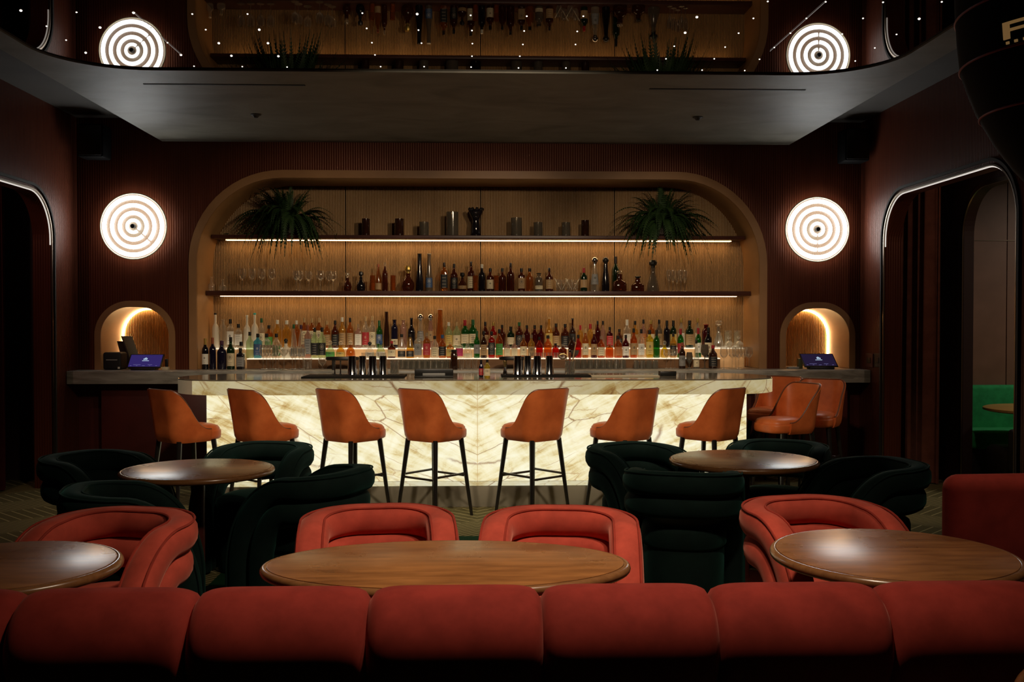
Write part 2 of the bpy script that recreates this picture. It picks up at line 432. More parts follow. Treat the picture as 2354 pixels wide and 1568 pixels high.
def rbox(x0, x1, y0, y1, z0, z1, r=0.01, seg=2):
    bm = bmesh.new()
    bmesh.ops.create_cube(bm, size=1.0)
    for v in bm.verts:
        v.co = Vector(((x0 + x1) / 2 + v.co.x * (x1 - x0), (y0 + y1) / 2 + v.co.y * (y1 - y0), (z0 + z1) / 2 + v.co.z * (z1 - z0)))
    bmesh.ops.bevel(bm, geom=list(bm.edges), offset=r, segments=seg, affect='EDGES', profile=0.5)
    out = ([v.co.copy() for v in bm.verts], [[v.index for v in f.verts] for f in bm.faces]) if not bm.verts.index_update() else None
    bm.free()
    return out

def lathe(prof, seg=16, sx=1.0, sy=1.0, power=2.0, cx=0.0, cy=0.0, closed=True):
    V, F = [], []
    for r, z in prof:
        for i in range(seg):
            a = 2 * PI * (i + 0.5) / seg
            c, s = math.cos(a), math.sin(a)
            if power != 2.0:
                k = (abs(c) ** power + abs(s) ** power) ** (-1.0 / power)
            else:
                k = 1.0
            V.append((cx + r * k * c * sx, cy + r * k * s * sy, z))
    n = len(prof)
    for j in range(n - 1):
        for i in range(seg):
            i2 = (i + 1) % seg
            F.append([j * seg + i, j * seg + i2, (j + 1) * seg + i2, (j + 1) * seg + i])
    if closed:
        F.append([i for i in range(seg)][::-1])
        F.append([(n - 1) * seg + i for i in range(seg)])
    return V, F

def tube(p0, p1, r0, r1=None, seg=10):
    r1 = r0 if r1 is None else r1
    p0, p1 = Vector(p0), Vector(p1)
    t = (p1 - p0).normalized()
    a = t.orthogonal().normalized(); b = t.cross(a)
    V = []
    for p, r in ((p0, r0), (p1, r1)):
        for i in range(seg):
            g = 2 * PI * i / seg
            V.append(p + (a * math.cos(g) + b * math.sin(g)) * r)
    F = [[i, (i + 1) % seg, seg + (i + 1) % seg, seg + i] for i in range(seg)]
    F += [list(range(seg))[::-1], list(range(seg, 2 * seg))]
    return V, F

def sweep(pts, normals, sec, closed_path=False, caps=True):
    """sec(i) -> list of (n, b) offsets along the given normal and the binormal"""
    pts = [Vector(p) for p in pts]
    V, F = [], []
    N = len(pts); m = None
    for i, p in enumerate(pts):
        if closed_path:
            t = pts[(i + 1) % N] - pts[i - 1]
        else:
            t = pts[min(i + 1, N - 1)] - pts[max(i - 1, 0)]
        t.normalize()
        n = Vector(normals[i]); n = (n - t * n.dot(t)).normalized()
        b = t.cross(n)
        s = sec(i); m = len(s)
        for (u, w) in s:
            V.append(p + n * u + b * w)
    rng = N if closed_path else N - 1
    for i in range(rng):
        j = (i + 1) % N
        for k in range(m):
            k2 = (k + 1) % m
            F.append([i * m + k, i * m + k2, j * m + k2, j * m + k])
    if caps and not closed_path:
        F.append(list(range(m))[::-1]); F.append([(N - 1) * m + k for k in range(m)])
    return V, F

def path_tube(pts, r, seg=8, closed_path=False):
    pts = [Vector(p) for p in pts]
    ref = Vector((0.13, 0.31, 0.94))
    nr = []
    for i in range(len(pts)):
        t = (pts[min(i + 1, len(pts) - 1)] - pts[max(i - 1, 0)])
        if t.length < 1e-9: t = Vector((1, 0, 0))
        t.normalize()
        n = ref - t * ref.dot(t)
        if n.length < 0.1: n = Vector((1, 0, 0)) - t * t.x
        nr.append(n.normalized()); ref = nr[-1]
    c = [(r * math.cos(2 * PI * k / seg), r * math.sin(2 * PI * k / seg)) for k in range(seg)]
    return sweep(pts, nr, lambda i: c, closed_path)

def prism(poly, fn0, fn1):
    """polygon (list of 2-D points) lifted to two faces by fn0, fn1"""
    n = len(poly)
    V = [fn0(a, b) for a, b in poly] + [fn1(a, b) for a, b in poly]
    F = [list(range(n)), list(range(n, 2 * n))[::-1]]
    for i in range(n):
        j = (i + 1) % n
        F.append([i, j, n + j, n + i])
    return V, F

def arch(x0, x1, zb, zt, r, n=14):
    pts = [(x0, zb)]
    for i in range(n + 1):
        a = PI - (PI / 2) * i / n
        pts.append((x0 + r + r * math.cos(a), zt - r + r * math.sin(a)))
    for i in range(n + 1):
        a = PI / 2 - (PI / 2) * i / n
        pts.append((x1 - r + r * math.cos(a), zt - r + r * math.sin(a)))
    pts.append((x1, zb))
    return pts

def ribbon(pts_a, pts_b, fn):
    """strip of quads between two outlines lying in one plane, given thickness by fn(a, b, k)"""
    n = len(pts_a)
    V = []
    for k in (0, 1):
        V += [fn(a, b, k) for a, b in pts_a] + [fn(a, b, k) for a, b in pts_b]
    F = []
    for i in range(n - 1):
        F.append([i, i + 1, n + i + 1, n + i])
        F.append([2 * n + i, 3 * n + i, 3 * n + i + 1, 2 * n + i + 1])
        F.append([i, 2 * n + i, 2 * n + i + 1, i + 1])
        F.append([n + i, n + i + 1, 3 * n + i + 1, 3 * n + i])
    F.append([0, n, 3 * n, 2 * n]); F.append([n - 1, 2 * n + n - 1, 4 * n - 1, 2 * n - 1])
    return V, F

# ------------------------------------------------------------------ the setting
YW = 10.10            # face of the bar wall
YN = 10.72            # back of the niches
XL, XR = -4.03, 3.89
ZS, ZC = 3.375, 3.607  # soffit, side ceilings
ZCT = 1.09            # counter top
YB = -2.2             # wall behind the camera

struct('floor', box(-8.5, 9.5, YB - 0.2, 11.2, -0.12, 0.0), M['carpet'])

# main arch and the two small niches, from the photograph, on the face of the wall
pL, pR = at(453, 700, YW).x, at(1745, 700, YW).x
zT = at(1100, 411, YW).z
RM = 0.86
MAIN = (pL, pR, ZCT, zT, RM)
NL = (at(233, 800, YW).x, at(389, 800, YW).x, ZCT, at(310, 706, YW).z, 0.285)
NR = (at(1806, 800, YW).x, at(1951, 800, YW).x, ZCT, at(1880, 709, YW).z, 0.285)
def outset(nc, w):
    x0, x1, zb, zt, r = nc
    return (x0 - w, x1 + w, zb, zt + w, r + w)
upper = [(XL, ZCT)]
for N_ in (NL, MAIN, NR):
    upper += arch(*outset((N_[0], N_[1], N_[2], N_[3], N_[4]), 0.024))
upper += [(XR, ZCT), (XR, ZC), (XL, ZC)]
struct('wall_back', prism(upper, lambda a, b: (a, YW, b), lambda a, b: (a, YW + 0.04, b)), M['wall'], smooth=0)
struct('wall_back_lower', box(XL, XR, YW, YW + 0.04, 0.0, 0.962), M['cab_red'])

for i, (nc, w) in enumerate(((MAIN, 0.078), (NL, 0.063), (NR, 0.063))):
    struct('trim_%d' % (i + 1), ribbon(arch(*nc), arch(*outset(nc, w)), lambda a, b, k: (a, YW - 0.016 if k else YW + 0.01, b)),
           M['trim_wood'], label='wide oak band round the arched opening')
    # lining of the recess
    o2 = outset(nc, 0.02)
    struct('wall_lining_%d' % (i + 1), ribbon(arch(nc[0], nc[1], ZCT + 0.003, nc[3], nc[4]), arch(o2[0], o2[1], ZCT + 0.003, o2[3], o2[4]), lambda a, b, k: (a, YW + 0.005 if k else YN + 0.02, b)), M['niche_wood'])

def fluted(x0, x1, z0, z1, y, pitch=0.0168):
    n = max(1, int(round((x1 - x0) / pitch))); w = (x1 - x0) / n
    V, F = [], []
    prof = [(0.0, 0.0), (0.10, 0.0060), (0.28, 0.0108), (0.5, 0.0125), (0.72, 0.0108), (0.90, 0.0060)]
    for i in range(n):
        for u, d in prof:
            x = x0 + (i + u) * w
            V.append((x, y - d, z0)); V.append((x, y - d, z1))
    V.append((x1, y, z0)); V.append((x1, y, z1))
    k = len(V) // 2
    for i in range(k - 1):
        F.append([2 * i, 2 * i + 1, 2 * i + 3, 2 * i + 2])
    return V, F
seams = [MAIN[0] - 0.03] + [at(p, 700, YN).x for p in (795, 1105, 1412)] + [MAIN[1] + 0.03]
for i in range(4):
    struct('wall_reeded_%d' % (i + 1), fluted(seams[i] + 0.004, seams[i + 1] - 0.004, ZCT - 0.02, zT + 0.05, YN), M['flute_wood'], smooth=60)
struct('wall_reeded_5', fluted(NL[0] - 0.03, NL[1] + 0.03, ZCT - 0.02, NL[3] + 0.05, YN), M['flute_wood'], smooth=60)
struct('wall_reeded_6', fluted(NR[0] - 0.03, NR[1] + 0.03, ZCT - 0.02, NR[3] + 0.05, YN), M['flute_wood'], smooth=60)
struct('wall_niche_backing', box(XL, XR, YN + 0.012, YN + 0.06, 0.9, 3.3), M['seam_dark'])

# side walls with the arched openings
DY0, DY1, DZ, DR = 7.12, 9.485, 2.76, 0.42
def side_wall(name, xa, xb):
    poly = [(YB, 0.0)] + arch(DY0, DY1, 0.0, DZ, DR) + [(YW + 0.04, 0.0), (YW + 0.04, ZC), (YB, ZC)]
    struct(name, prism(poly, lambda a, b: (xa, a, b), lambda a, b: (xb, a, b)), M['wall'], smooth=0)
side_wall('wall_left', XL, XL - 0.17)
side_wall('wall_right', XR, XR + 0.17)
struct('wall_rear', box(XL - 0.17, XR + 0.17, YB - 0.1, YB, 0, ZC), M['wall'])

# door surrounds: bronze trim all round, thin light along the head
for i, (x, s) in enumerate(((XL, 1), (XR, -1))):
    a0 = arch(DY0, DY1, 0.0, DZ, DR)
    struct('trim_%d' % (4 + i), ribbon(a0, arch(DY0 - 0.014, DY1 + 0.014, 0.0, DZ + 0.014, DR + 0.014),
           lambda a, b, k: (x + s * (0.012 if k else -0.005), a, b)), M['trim_metal'])
    struct('trim_%d' % (6 + i), ribbon(arch(DY0 - 0.036, DY1 + 0.036, 0.0, DZ + 0.036, DR + 0.036), arch(DY0 - 0.060, DY1 + 0.060, 0.0, DZ + 0.060, DR + 0.060),
           lambda a, b, k: (x + s * (0.02 if k else -0.005), a, b)), M['seam_dark'])
    # light line along the head and both bends
    pts = [(x - s * 0.005, p[0], p[1]) for p in arch(DY0 + 0.006, DY1 - 0.006, DZ - DR - 0.05, DZ - 0.006, DR - 0.006)]
    o = obj('door_light_strip', path_tube(pts, 0.0055, 8), M['led_cool'])
    tag(o, ('thin pale light line bent round the head of the doorway ' + ('with the maroon curtain, left of the bar', 'opening on the green bench')[i]), 'strip light', 'door light lines')

# vestibules beyond the openings
def vestibule(s, x):
    d = s
    x1 = x + d * 0.68
    tagn = 'left' if s < 0 else 'right'
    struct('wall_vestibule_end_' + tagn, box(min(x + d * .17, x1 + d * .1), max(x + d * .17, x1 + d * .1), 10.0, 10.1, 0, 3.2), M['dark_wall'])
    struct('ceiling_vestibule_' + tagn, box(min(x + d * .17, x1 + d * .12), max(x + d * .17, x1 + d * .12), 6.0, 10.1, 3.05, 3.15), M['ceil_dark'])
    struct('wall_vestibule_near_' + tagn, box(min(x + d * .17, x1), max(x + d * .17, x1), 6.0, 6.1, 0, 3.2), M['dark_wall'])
    if s > 0:
        poly = [(6.0, 0.0)] + arch(7.2, 9.30, 0.0, 2.80, 0.42) + [(10.1, 0.0), (10.1, 3.2), (6.0, 3.2)]
        struct('wall_vestibule_far_right', prism(poly, lambda a, b: (x1, a, b), lambda a, b: (x1 + 0.1, a, b)), M['dark_wall'], smooth=0)
        struct('trim_8', ribbon(arch(7.2, 9.30, 0.0, 2.80, 0.42), arch(7.16, 9.34, 0.0, 2.84, 0.46),
               lambda a, b, k: (x1 - (0.012 if k else -0.004), a, b)), M['trim_metal'])
    else:
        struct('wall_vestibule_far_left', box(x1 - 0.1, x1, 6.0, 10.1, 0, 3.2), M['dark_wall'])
vestibule(-1, XL); vestibule(1, XR)
# the lounge beyond the second opening
struct('wall_lounge_back', box(4.67, 5.575, 10.40, 10.5, 0, 3.2), M['lounge_wall'])
struct('wall_lounge_back_far', box(5.585, 9.4, 10.40, 10.5, 0, 3.2), M['lounge_wall'])
struct('trim_9', box(5.0, 9.4, 10.392, 10.41, 2.428, 2.436), M['trim_metal'])
struct('ceiling_lounge', box(4.67, 9.4, 6.0, 10.5, 3.2, 3.3), M['ceil_dark'])
struct('wall_lounge_side', box(9.4, 9.5, 6.0, 10.5, 0, 3.2), M['lounge_wall'])
struct('wall_lounge_near', box(4.67, 9.4, 5.9, 6.0, 0, 3.2), M['lounge_wall'])

# ceilings: higher strips at the sides, dropped plaster soffit with a rounded opening for the mirror
SX0, SX1 = at(373, 330, YW).x, at(1814, 338, YW).x
struct('ceiling_left', box(XL, SX0 + 0.3, YB, YW, ZC, ZC + 0.06), M['ceil_dark'])
struct('ceiling_right', box(SX1 - 0.3, XR, YB, YW, ZC, ZC + 0.06), M['ceil_dark'])
MX0, MX1, MY1, MY0, MRr = -2.985, 2.90, 7.27, -1.2, 0.62
def soffit():
    inner = []
    for cx, cy, a0 in ((MX1 - MRr, MY1 - MRr, 0), (MX0 + MRr, MY1 - MRr, 90), (MX0 + MRr, MY0 + MRr, 180), (MX1 - MRr, MY0 + MRr, 270)):
        for i in range(13):
            a = math.radians(a0 + 90 * i / 12)
            inner.append((cx + MRr * math.cos(a), cy + MRr * math.sin(a)))
    corners = [(SX1, YW), (SX0, YW), (SX0, YB), (SX1, YB)]
    V, F = [], []
    n = len(inner)
    for z in (ZS, ZS + 0.23):
        V += [(x, y, z) for x, y in inner] + [(x, y, z) for x, y in corners]
    w = n + 4
    for k in (0, 1):
        o = k * w
        for q in range(4):
            for i in range(12):
                F.append([o + q * 13 + i, o + q * 13 + i + 1, o + n + q])
            F.append([o + q * 13 + 12, o + ((q + 1) * 13) % n, o + n + (q + 1) % 4, o + n + q])
    for i in range(n):
        j = (i + 1) % n
        F.append([i, j, w + j, w + i])
    for i in range(4):
        j = (i + 1) % 4
        F.append([n + i, n + j, w + n + j, w + n + i])
    return V, F
struct('ceiling_soffit', soffit(), M['plaster'], smooth=0)
struct('ceiling_mirror', box(MX0 - 0.05, MX1 + 0.05, MY0 - 0.05, MY1 + 0.05, ZS + 0.012, ZS + 0.03), M['mirror'], label='bronze tinted mirror let into the ceiling')
# air slots and sprinkler plates in the soffit
for (a, b, y, lb) in ((330, 700, 193, 'long thin black air slot in the plaster ceiling, left one'), (1493, 1855, 204, 'long thin black air slot in the plaster ceiling, right one')):
    q0, q1 = atz(a, y, ZS), atz(b, y, ZS)
    o = obj('ceiling_vent', box(q0.x, q1.x, q0.y - 0.012, q0.y + 0.012, ZS - 0.004, ZS + 0.01), M['black_matte'])
    tag(o, lb, 'vent', 'air slots in the soffit')
for (a, b, lb) in ((588, 263, 'small round sprinkler plate in the plaster ceiling, left one'), (1604, 269, 'small round sprinkler plate in the plaster ceiling, right one')):
    q = atz(a, b, ZS)
    o = obj('ceiling_sprinkler', lathe([(0.045, ZS + 0.01), (0.045, ZS - 0.006), (0.03, ZS - 0.012), (0.016, ZS - 0.03)], 20, cx=q.x, cy=q.y), M['ceil_dark'])
    tag(o, lb, 'sprinkler', 'sprinkler plates')

# star lights in the mirror ceiling
STARS = [(48, 24), (107, 60), (176, 28), (230, 63), (197, 121), (152, 92), (307, 29), (347, 65), (385, 98), (416, 126), (442, 32), (569, 32), (833, 30), (959, 32),
         (1082, 35), (473, 68), (596, 68), (843, 65), (962, 69), (1085, 70), (503, 99), (616, 99), (855, 98), (969, 99), (1086, 100), (532, 128), (640, 129),
         (862, 126), (1085, 129), (446, 152), (557, 153), (660, 154), (875, 153), (975, 153), (1083, 154), (1211, 37), (1341, 37), (1602, 39), (1732, 42),
         (1205, 71), (1327, 72), (1575, 75), (1698, 76), (1202, 102), (1323, 102), (1550, 106), (1667, 108), (1780, 109), (1195, 129), (1531, 135), (1642, 135),
         (1746, 136), (1192, 156), (1301, 156), (1511, 161), (1614, 161), (1712, 162), (1765, 3), (1898, 4), (2030, 5), (2165, 4), (1854, 42), (1984, 42), (2113, 43),
         (1817, 76), (1936, 78), (2061, 79), (2011, 110), (1966, 140)]
BIG = {(48, 24), (230, 63), (197, 121), (307, 29), (347, 65), (503, 99), (616, 99), (532, 128), (640, 129), (959, 32), (596, 68), (1602, 39), (1575, 75), (2113, 43), (416, 126)}
rows = [(-5, 15), (15, 50), (50, 85), (85, 116), (116, 145), (145, 180)]
rname = ['sixth', 'fifth', 'fourth', 'third', 'second', 'first']
star_me = {}
for ri, (y0, y1) in enumerate(rows):
    row = sorted(p for p in STARS if y0 <= p[1] < y1)
    for k, p in enumerate(row):
        big = p in BIG
        q = atz(p[0], p[1], ZS + 0.012)
        if big not in star_me:
            r = 0.0085 if big else 0.0055
            so = obj('star_light', lathe([(r, 0.0), (r * 0.8, -r * 0.5), (r * 0.35, -r * 0.8)], 8), M['star'])
            star_me[big] = so
        else:
            so = star_me[big].copy(); COL.objects.link(so)
        so.location = q
        tag(so, '%s star light in the mirrored ceiling, number %d of row %s from the bar' % ('bright' if big else 'tiny', k + 1, rname[ri]), 'light', 'star lights in the mirrored ceiling')
for (a, b, lb) in (((307, 29), (416, 126), 'thin glowing line joining four star lights above the left wall lamp'), ((1898, 4), (1770, 118), 'thin glowing line joining star lights above the right wall lamp')):
    o = obj('star_line', tube(atz(a[0], a[1], ZS + 0.008), atz(b[0], b[1], ZS + 0.008), 0.0013, seg=6), M['star_line'])
    tag(o, lb, 'light', 'glowing lines in the ceiling')
# ------------------------------------------------------------------ back counter, shelves, lit steps
o = obj('back_counter', rbox(XL + 0.004, XR - 0.004, 9.80, YN - 0.012, 0.962, ZCT, 0.006, 2), M['quartz'])
tag(o, 'long grey veined stone counter along the wall under the three arches', 'counter')
for (a, b, lb) in ((233, 476, 'dark red cupboard front under the grey counter, left of the bar'), (1735, 1948, 'dark red cupboard front under the grey counter, right of the bar')):
    t = thing('base_cabinet', lb, 'cabinet', (0, 0, 0), 0, 'cupboards under the stone counter')
    x0, x1 = at(a, 1000, 9.95).x, at(b, 1000, 9.95).x
    obj('body', rbox(x0, x1, 9.95, YW - 0.004, 0.10, 0.958, 0.006), M['cab_red'], t)
    obj('plinth', box(x0 + 0.01, x1 - 0.01, 9.99, YW - 0.004, 0.0, 0.10), M['black'], t)

def half_w(z, y):    # half width of the arch opening at height z
    zc = MAIN[3] - MAIN[4]
    if z <= zc: return (MAIN[1] - MAIN[0]) / 2
    return (MAIN[1] - MAIN[0]) / 2 - MAIN[4] + math.sqrt(max(0, MAIN[4] ** 2 - (z - zc) ** 2))
MXC = (MAIN[0] + MAIN[1]) / 2
SH = {}
for key, (yt, yb, lb) in {'upper': (541, 549, 'upper wine dark shelf with ferns at both ends'), 'middle': (669, 679.5, 'lower wine dark shelf full of bottles and stemware')}.items():
    zt_, zb_ = at(1105, yt, 10.40).z, at(1105, yb, 10.40).z
    SH[key] = zt_
    w = half_w(zt_, 0) - 0.004
    t = thing('wall_shelf', lb, 'shelf', (MXC, 10.4, zb_), 0, 'shelves in the big arch')
    obj('board', rbox(-w, w, 0.0, YN - 0.012 - 10.4, 0.0, zt_ - zb_, 0.004), M['shelf'], t)
    wl = w - 0.10
    obj('light_strip', rbox(-wl, wl, 0.185, 0.245, -0.0062, -0.001, 0.002), M['led_warm'], t, label='warm glowing light strip')
ZR1 = at(1105, 823, 10.33).z      # front lit step
ZR2 = at(1105, 800, 10.54).z      # rear lit step
for (x0, x1, y0, y1, z, zlow, lb) in ((at(566, 0, 10.3).x, at(1656, 0, 10.3).x, 10.245, 10.445, ZR1, ZCT, 'front lit bottle step, a glowing ledge above the row of tumblers'),
                                  (at(490, 0, 10.5).x, at(1712, 0, 10.5).x, 10.447, YN - 0.014, ZR2, ZCT, 'rear lit bottle step behind the front bottles')):
    t = thing('bottle_step', lb, 'shelf', ((x0 + x1) / 2, y0, zlow), 0, 'lit steps for bottles')
    h = (x1 - x0) / 2
    obj('riser', box(-h, h, 0.006, y1 - y0, 0.001, z - zlow - 0.0105), M['step_face'] if zlow == ZCT and z == ZR1 else M['riser_face'], t)
    obj('glowing_ledge', rbox(-h, h, 0.0, y1 - y0, z - zlow - 0.010, z - zlow, 0.002), M['riser'], t)

# niche strip lights (along the outer side of each small niche)
for (nc, sgn, lb) in ((NL, -1, 'warm glowing strip up the edge of the small arched niche with the violet tablet'), (NR, 1, 'warm glowing strip up the edge of the small arched niche with the dim tablet')):
    a = arch(nc[0] + 0.008, nc[1] - 0.008, ZCT + 0.01, nc[3] - 0.008, nc[4] - 0.008)
    k = len(a) // 2 + 3
    pts = a[:k] if sgn < 0 else a[-k:]
    o = obj('niche_light_strip', path_tube([(p[0], YN - 0.022, p[1]) for p in pts], 0.0105, 8), M['led_warm2'])
    tag(o, lb, 'strip light', 'niche light strips')

# ------------------------------------------------------------------ the bar
BX0, BX1 = at(475, 1000, 8.40).x, at(1716, 1000, 8.40).x
bar = thing('bar_counter', 'big backlit onyx bar with rounded glowing top edge', 'bar', ((BX0 + BX1) / 2, 8.40, 0))
bxc, bh = (BX0 + BX1) / 2, (BX1 - BX0) / 2
zlip0, zlip1 = 0.975, 1.10
zp0 = at(1105, 1107, 8.4).z; zp1 = at(1105, 1117, 8.4).z
obj('carcass', box(-bh, bh, 0.03, 0.62, 0.02, zlip0), M['black_matte'], bar)
obj('onyx_front', rbox(-bh, bh, 0.0, 0.028, zp0 + 0.003, zlip0 - 0.001, 0.003), M['onyx'], bar, label='glowing veined onyx front')
obj('onyx_low_strip', rbox(-bh, bh, 0.0, 0.028, zp1 + 0.001, zp0 - 0.003, 0.002), M['onyx_low'], bar)
obj('plinth', rbox(-bh, bh, 0.006, 0.029, 0.0, zp1 - 0.001, 0.003), M['plinth'], bar)
LX0, LX1 = at(415, 880, 8.57).x - bxc, at(1770, 880, 8.57).x - bxc
LY0, LY1 = 8.06 - 8.40, 9.08 - 8.40
def stadium(inset, n=18, rr=0.509):
    x0, x1, y0, y1 = LX0 + inset, LX1 - inset, LY0 + inset, LY1 - inset
    r = rr - inset - 0.001
    out = []
    for cx, cy, a0 in ((x1 - r, y1 - r, 0), (x0 + r, y1 - r, 90), (x0 + r, y0 + r, 180), (x1 - r, y0 + r, 270)):
        for i in range(n + 1):
            a = math.radians(a0 + 90 * i / n)
            # squashed ends: longer in x
            out.append((cx + r * math.cos(a), cy + r * math.sin(a)))
    return out
def slab(prof):
    V, F = [], []
    n = None
    for ins, z in prof:
        s = stadium(ins); n = len(s)
        V += [(x, y, z) for x, y in s]
    for j in range(len(prof) - 1):
        for i in range(n):
            i2 = (i + 1) % n
            F.append([j * n + i, j * n + i2, (j + 1) * n + i2, (j + 1) * n + i])
    F.append(list(range(n))[::-1]); F.append([(len(prof) - 1) * n + i for i in range(n)])
    return V, F
obj('stone_top', slab([(0.03, zlip0), (0.03, zlip1 - 0.012), (0.0, zlip1 - 0.011), (0.0, zlip1 - 0.003), (0.003, zlip1)]), M['stone_top'], bar)
def edge_band(sel):
    s0, s1 = stadium(0.001), stadium(0.029)
    n = len(s0)
    idx = [i for i in range(n) if sel(s0[i])]
    # start where the run begins
    st = next(i for i in idx if (i - 1) % n not in idx)
    run = []
    i = st
    while i in idx and len(run) < n:
        run.append(i); i = (i + 1) % n
    return ribbon([s0[i] for i in run], [s1[i] for i in run], lambda a, b, k: (a, b, (zlip1 - 0.0125) if k else zlip0 + 0.0005))
xcut = LX0 + 0.215
obj('onyx_edge', edge_band(lambda p: p[0] > xcut and p[1] < 0.30), M['onyx_edge'], bar, label='glowing onyx edge band')
obj('stone_end', edge_band(lambda p: p[0] <= xcut + 0.02), M['stone_end'], bar, label='stone end of the top, faint glow painted in')

# ------------------------------------------------------------------ wall lamps
def wall_lamp(px, py, lb, notch):
    c = at(px, py, YW)
    t = thing('wall_lamp', lb, 'lamp', (c.x, YW, c.z), 0, 'round neon wall lamps')
    R = 0.326
    def ring(r, rt, y, a0=0.0, a1=2 * PI, n=64):
        full = a1 - a0 > 6.2
        k = n if full else n + 1
        pts = [(r * math.cos(a0 + (a1 - a0) * i / n), y, r * math.sin(a0 + (a1 - a0) * i / n)) for i in range(k)]
        nr = [(p[0], 0, p[2]) for p in pts]
        sec = [(rt * math.cos(2 * PI * q / 10), rt * 0.75 * math.sin(2 * PI * q / 10)) for q in range(10)]
        return sweep(pts, nr, lambda i: sec, closed_path=full)
    # disc plate (thin, frosted)
    V, F = lathe([(R * 0.985, 0.0), (R * 0.985, 0.012), (0.0001, 0.012)], 64, closed=False)
    obj('plate', ([(x, -0.060 - z + 0.012, y) for x, y, z in V], F), M['lamp_disc'], t)
    gap = 0.09
    for r, rt in ((0.872, 0.064), (0.638, 0.058), (0.405, 0.058), (0.185, 0.046)):
        g = gap / (r * 3)
        obj('neon_ring', ring(r * R, rt * R, -0.085, notch + g, notch + 2 * PI - g), M['neon'], t)
    obj('rim', ring(R, 0.008, -0.075), M['cream'], t)
    V, F = lathe([(0.022, 0.0), (0.022, 0.11), (0.012, 0.115)], 16)
    obj('hub', ([(x, -z, y) for x, y, z in V], F), M['black'], t)
    V, F = lathe([(0.10, 0.0), (0.10, 0.04)], 24)
    obj('wall_bracket', ([(x, -z - 0.002, y) for x, y, z in V], F), M['black'], t)
wall_lamp(313, 522, 'round white neon ring lamp on the wall left of the big arch', math.radians(-42))
wall_lamp(1873, 529, 'round white neon ring lamp on the wall right of the big arch', math.radians(-90))

# loudspeakers high in the corners
for (a, b, y, lb) in ((177, 236, 322, 'black loudspeaker high in the left rear corner'), (1947, 1996, 332, 'black loudspeaker high in the right rear corner')):
    p0, p1 = at(a, y - 34, 9.75), at(b, y + 34, 9.75)
    cx = (p0.x + p1.x) / 2; cx = max(XL + 0.16, min(XR - 0.16, cx))
    t = thing('loudspeaker', lb, 'speaker', (cx, 9.85, (p0.z + p1.z) / 2), 0, 'corner loudspeakers')
    obj('cabinet', rbox(-0.125, 0.125, -0.10, 0.13, -0.16, 0.16, 0.02), M['lantern'], t)
    obj('grille', rbox(-0.11, 0.11, -0.112, -0.10, -0.145, 0.145, 0.004), M['black'], t)
    obj('bracket', box(-0.03, 0.03, 0.13, 0.2495, -0.03, 0.03), M['black'], t)

# wall switches on the wall by the right doorway
pA, pB = atz(2012, 810, 0), None
def on_right_wall(px, py):
    d = CAMROT @ Vector(((px - 1177.0) / FPX, -(py - 784.0) / FPX, -1.0))
    k = XR / d.x
    return Vector((XR, d.y * k, CAM_H + d.z * k))
for (a, b, mm, lb) in ((1992, 2009, M['cab_red'], 'dark red square control plate beside the black one, on the wall by the doorway'), (2012, 2028, M['black'], 'small black control plate on the wall by the right doorway')):
    p, q = on_right_wall(a, 812), on_right_wall(b, 843)
    q2 = on_right_wall(b, 812)
    t = thing('wall_switch', lb, 'switch', (XR - 0.0, (p.y + q.y) / 2, (p.z + on_right_wall(a, 843).z) / 2), 0, 'control plates')
    hy = abs(p.y - q2.y) / 2; hz = abs(p.z - on_right_wall(a, 843).z) / 2
    obj('plate', rbox(-0.014, -0.001, -hy, hy, -hz, hz, 0.004), mm, t)
    obj('button', rbox(-0.018, -0.013, -hy * 0.5, hy * 0.5, -hz * 0.4, hz * 0.4, 0.002), M['black'], t)

